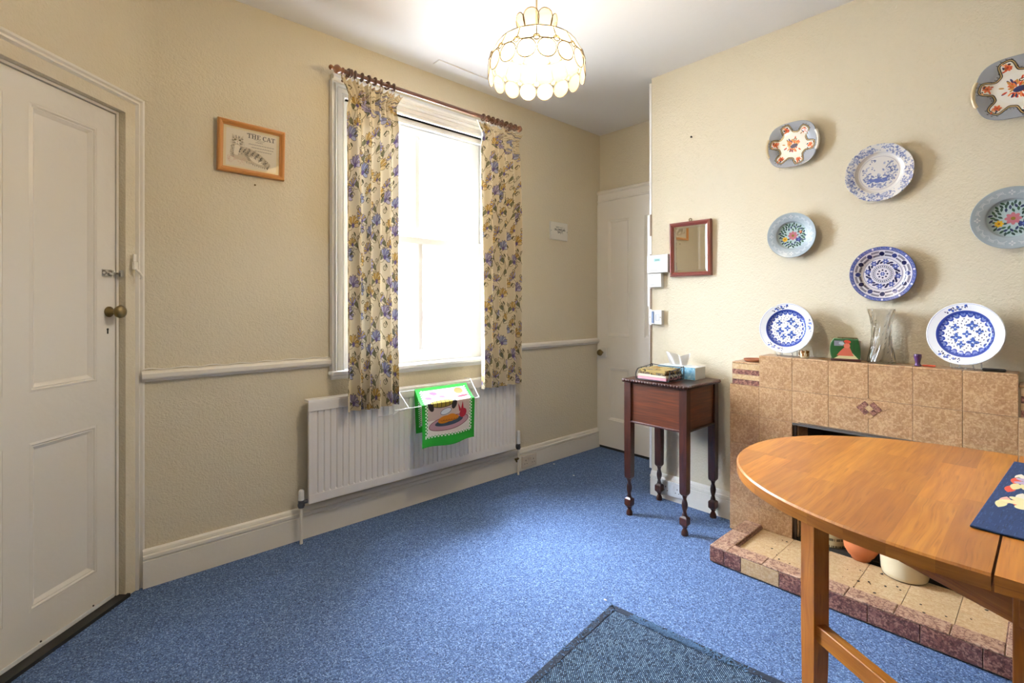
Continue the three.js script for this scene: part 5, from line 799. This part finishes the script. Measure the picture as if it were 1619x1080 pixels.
{
  const g = thing('tissue_box', 'pale blue tissue box with a white tissue on the small table', 'tissue box', [2.607, TT, 1.14], 0.0);
  const tx = canvasTex(512, 160, (c) => { c.fillStyle = '#8fc0da'; c.fillRect(0, 0, 512, 160); c.fillStyle = '#6ba9cc'; for (let i = 0; i < 30; i++) disc(c, rr(0, 512), rr(0, 160), rr(6, 22)); c.fillStyle = '#b6d9e8'; for (let i = 0; i < 20; i++) disc(c, rr(0, 512), rr(0, 160), rr(4, 14)); });
  part('carton', box(-0.058, 0.058, 0, 0.068, -0.115, 0.115, 0.002), std([0.74, 0.76, 0.74], 0.6), g);
  const pr = part('blue_front', printPlane(0.228, 0.066), std([1, 1, 1], 0.5, { map: tx }), g); pr.rotation.y = -Math.PI / 2; pr.position.set(-0.0587, 0.034, 0);
  part('slot', new THREE.CylinderGeometry(0.03, 0.03, 0.0012, 32).scale(0.6, 1, 2.2).translate(0, 0.0687, 0), std([0.55, 0.62, 0.66], 0.7), g);
  const n = 20, m = 10, pos = [], idx = []; for (let j = 0; j <= m; j++) for (let i = 0; i <= n; i++) { const s = i / n, t = j / m; pos.push((0.018 * Math.sin(s * 14 + t * 1.5) + 0.01 * Math.sin(s * 5)) * (0.5 + t * 0.8) - 0.01 * t, 0.069 + t * (0.062 + 0.012 * Math.sin(s * 7 + 0.6)), (s - 0.5) * (0.10 + 0.07 * t) - 0.02); } for (let j = 0; j < m; j++) for (let i = 0; i < n; i++) { const a = j * (n + 1) + i; idx.push(a, a + n + 1, a + 1, a + 1, a + n + 1, a + n + 2); }
  const q = new THREE.BufferGeometry(); q.setAttribute('position', new THREE.Float32BufferAttribute(pos, 3)); q.setIndex(idx); q.computeVertexNormals(); part('tissue', q, phys([0.86, 0.87, 0.88], 0.95, { transmission: 0.35, thickness: 0, side: THREE.DoubleSide }), g);
}

// ------------------------------------------------------------------ dining table
{
  const g = thing('dining_table', 'honey wooden drop leaf table with a rounded raised leaf', 'table', [1.613, 0, 2.503]);
  const TOP = 0.74, T = 0.028, HW = 0.477, DEP = 0.583, bev = 0.004;
  // leaf outline: half width at distance d from the joint (superellipse)
  const half = (d, k = 0) => (HW - k) * Math.pow(Math.max(0, 1 - Math.pow(d / (DEP - k), 2.25)), 1 / 2.05);
  const leaf = new THREE.Group(); leaf.name = 'raised_leaf'; g.add(leaf); leaf.userData.label = 'rounded leaf of glued staves';
  const sw = 0.0728, strips = 8;
  for (let s = 0; s < strips; s++) {
    const d0 = s * sw + (s ? 0 : 0.002), d1 = Math.min(DEP, (s + 1) * sw), cuts = [-1, rr(-0.45, -0.05), rr(0.1, 0.55), 1];
    for (let k = 0; k < 3; k++) {
      const pos = [], idx = [], n = s > 5 ? 14 : 6, L = [], R = [];
      for (let i = 0; i <= n; i++) { const t = s === 7 ? 1 - (1 - i / n) ** 2 : i / n, d = d0 + (d1 - d0) * t, w = half(d), wi = half(Math.min(d, DEP - bev), bev); const clampx = (q, w_) => Math.max(-w_, Math.min(w_, q)); L.push([k === 0 ? -w : clampx(cuts[k] * 0.46, w), k === 0 ? -wi : clampx(cuts[k] * 0.46, wi), d]); R.push([k === 2 ? w : clampx(cuts[k + 1] * 0.46, w), k === 2 ? wi : clampx(cuts[k + 1] * 0.46, wi), d]); }
      if (R.every((q, i) => q[0] - L[i][0] < 1e-4)) continue;
      for (let i = 0; i <= n; i++) { const d = -L[i][2], di = -Math.min(L[i][2], DEP - (s === 7 ? bev : 0)); pos.push(L[i][1], TOP, di, R[i][1], TOP, di, R[i][0], TOP - bev, d, R[i][0], TOP - T, d, L[i][0], TOP - T, d, L[i][0], TOP - bev, d); }
      for (let i = 0; i < n; i++) for (let c = 0; c < 6; c++) { const a = i * 6 + c, b = i * 6 + (c + 1) % 6; idx.push(a, b, a + 6, b, b + 6, a + 6); }
      const e = n * 6; idx.push(0, 5, 1, 1, 5, 2, 5, 4, 2, 2, 4, 3, e, e + 1, e + 5, e + 1, e + 2, e + 5, e + 5, e + 2, e + 4, e + 2, e + 3, e + 4);
      part('stave', toCreasedNormals(flat(pos, idx), 0.6), M.honey[(rnd() * 6) | 0], leaf);
    }
  }
  const fixed = new THREE.Group(); fixed.name = 'fixed_top'; g.add(fixed);
  for (let s = 0; s < 5; s++) { const cuts = [-HW, rr(-0.2, -0.05), rr(0.1, 0.3), HW]; for (let k = 0; k < 3; k++) part('stave', box(cuts[k], cuts[k + 1], TOP - T, TOP, 0.002 + s * 0.076, 0.002 + (s + 1) * 0.076, s === 0 ? 0 : 0), M.honey[(rnd() * 6) | 0], fixed); }
  const dl = new THREE.Group(); dl.name = 'dropped_leaf'; g.add(dl); for (let s = 0; s < 7; s++) { const w = half(s * sw + 0.03); part('stave', box(-w, w, TOP - 0.03 - (s + 1) * sw, TOP - 0.03 - s * sw, 0.386, 0.386 + T), M.honey[s % 6], dl); }
  // fixed frame
  const legs = [[-0.405, 0.045], [0.405, 0.045], [-0.405, 0.335], [0.405, 0.335]];
  for (const [x, z] of legs) part('leg', box(x - 0.023, x + 0.023, 0.001, TOP - T, z - 0.024, z + 0.024, 0.003), M.tableLeg, g);
  for (const z of [0.045, 0.335]) part('apron_rail', box(-0.383, 0.383, 0.63, TOP - T, z - 0.011, z + 0.011, 0.002), M.tableRail, g);
  for (const x of [-0.405, 0.405]) { part('apron_rail', box(x - 0.011, x + 0.011, 0.63, TOP - T, 0.068, 0.312, 0.002), M.tableRail, g); part('stretcher', box(x - 0.012, x + 0.012, 0.33, 0.37, 0.068, 0.312, 0.003), M.tableRail, g); }
  // the gate: swung out on the left
  const gate = new THREE.Group(); gate.name = 'gate'; g.add(gate); gate.position.set(-0.43 + 0.03, 0, 0.008); gate.rotation.y = Math.atan2(0.84, 0.54) ; gate.userData.label = 'gate leg frame swung out under the leaf';
  const GL = 0.425;
  part('gate_rail', box(-0.05, GL - 0.02, 0.645, TOP - T - 0.001, -0.012, 0.012, 0.003), M.tableRail, gate);
  part('gate_stretcher', box(-0.03, GL - 0.02, 0.325, 0.368, -0.014, 0.014, 0.003), M.tableRail, gate).userData.label = 'low gate stretcher';
  { const pos = [], idx = [], ys = [0.001, 0.05, 0.14, 0.24, 0.34, 0.71]; for (const y of ys) { const k = Math.max(0, 0.3 - y) / 0.3, w = 0.022 - 0.006 * k, o = 0.012 * k * k; for (const [sx, sz] of [[-1, -1], [1, -1], [1, 1], [-1, 1]]) pos.push(GL + sx * w + o, y, sz * w); } for (let r = 0; r < ys.length - 1; r++) for (let i = 0; i < 4; i++) { const a = r * 4 + i, b = r * 4 + (i + 1) % 4; idx.push(a, a + 4, b, b, a + 4, b + 4); } idx.push(0, 1, 2, 0, 2, 3, 20, 22, 21, 20, 23, 22); part('gate_leg', flat(pos, idx), M.tableLeg, gate); }
}
{ // placemat
  const g = thing('placemat', 'navy woven placemat with embroidered flowers on the table', 'placemat', [1.6495, 0.7405, 2.682], -0.0606);
  const tx = canvasTex(768, 512, (c, w, h) => {
    c.fillStyle = '#243a66'; c.fillRect(0, 0, w, h); c.lineWidth = 2; for (let i = 0; i < 2600; i++) { c.strokeStyle = ['#1d3056', '#2d4778', '#203765', '#35517f'][i & 3]; const x = rnd() * w, y = rnd() * h; c.beginPath(); c.moveTo(x, y); c.lineTo(x + rr(8, 34), y); c.stroke(); }
    const cl = ['#e8dba0', '#d8c06a', '#f0e8d8', '#e3563e', '#6f9a6a', '#c9a2b8', '#f0b0a0']; for (let i = 0; i < 46; i++) { c.fillStyle = cl[i % 7]; const x = w / 2 + rr(-200, 190), y = h - 135 + rr(-120, 115); c.beginPath(); c.moveTo(x - 42, y); c.quadraticCurveTo(x, y - 26, x + 42, y); c.quadraticCurveTo(x, y + 22, x - 42, y); c.fill(); }
    petals(c, w / 2 + 20, h - 150, 78, 8, '#e88a78', '#f6e6a0'); petals(c, w / 2 - 100, h - 90, 60, 7, '#efe4b0', '#d2a648'); petals(c, w / 2 + 130, h - 80, 54, 6, '#c3a9c8', '#f0e0e0');
  });
  const gm = box(-0.32, 0.32, 0, 0.005, -0.205, 0.205, 0.002), p = gm.attributes.position, u = gm.attributes.uv; for (let i = 0; i < p.count; i++) u.setXY(i, (p.getX(i) + 0.32) / 0.64, (p.getZ(i) + 0.205) / 0.41);
  part('woven_mat', gm, std([1, 1, 1], 0.95, { map: tx, bumpMap: scaled(carpetBump, 0.4), bumpScale: 0.0008 }), g);
}

// ------------------------------------------------------------------ rug
{
  const ang = Math.atan2(0.114, 0.9935), g = thing('rug', 'dark blue woven rug with a worn bound edge on the carpet', 'rug', [1.588, 0, 1.404], 0);
  g.rotation.y = ang;                                                      // local -x and +z run along its edges
  const LX = 1.05, LZ = 0.69, tx = canvasTex(512, 512, (c) => { c.fillStyle = '#142335'; c.fillRect(0, 0, 512, 512); for (let r = 0; r < 64; r++) for (let i = 0; i < 32; i++) { const q = hash(i, r, 9), k = hash(i, r, 12); c.fillStyle = q < 0.3 ? '#9db8d2' : q < 0.6 ? '#7a98b8' : q < 0.85 ? '#557699' : '#34506f'; c.beginPath(); c.ellipse((i + (r % 2) * 0.5 + 0.4) * 16, r * 8 + 4, 6.4, 2.6 + k, 0.1, 0, 7); c.fill(); } }, true);
  part('woven_field', box(-LX + 0.03, -0.026, 0.001, 0.0095, 0.026, LZ - 0.03), std([0.52, 0.56, 0.58], 0.95, { map: scaled(tx, 0.3), bumpMap: scaled(carpetBump, 0.25), bumpScale: 0.003 }), g);
  const bindM = std([0.018, 0.028, 0.05], 0.9, { bumpMap: scaled(carpetBump, 0.2), bumpScale: 0.003 });
  part('binding', merge([box(-LX, 0, 0.001, 0.0115, 0, 0.03, 0.004), box(-LX, 0, 0.001, 0.0115, LZ - 0.03, LZ, 0.004), box(-0.03, 0, 0.001, 0.0115, 0, LZ, 0.004), box(-LX, -LX + 0.03, 0.001, 0.0115, 0, LZ, 0.004)]), bindM, g);
  const fr = []; for (let i = 0; i < 1300; i++) { const e = rnd() < 0.2, t = rnd() ** 1.2, a = e ? [-t * LX, 0.0085, rr(0, 0.03)] : [rr(-0.036, -0.012), 0.0095, 0.10 + 0.45 * rnd() * (0.5 + rnd() * 0.5)]; fr.push(rod(a, [a[0] + rr(-0.014, 0.014), 0.011 + rnd() * 0.004, a[2] + rr(-0.014, 0.014)], rr(0.0008, 0.0018), 4)); }
  const worn = part('frayed_threads', merge(fr), std([0.10, 0.19, 0.33], 0.95), g); worn.userData.kind = 'stuff';
}
// crumbs of paper on the carpet
for (const [x, y, k] of [[957, 949, 1], [876, 734, 2], [907, 752, 2]]) { const p = onY(x, y, 0); solo('paper_scrap', new THREE.IcosahedronGeometry(0.006, 1).scale(1.3, 0.28, 0.8), std([0.8, 0.78, 0.74], 0.9), k === 1 ? 'tiny pale scrap of paper on the carpet beside the rug corner' : 'tiny pale scrap of paper on the carpet near the alcove', 'scrap', [p[0], 0.0016, p[2]], rnd() * 3, k === 1 ? undefined : 'paper scraps near the alcove'); }

renderer.render(scene, camera);
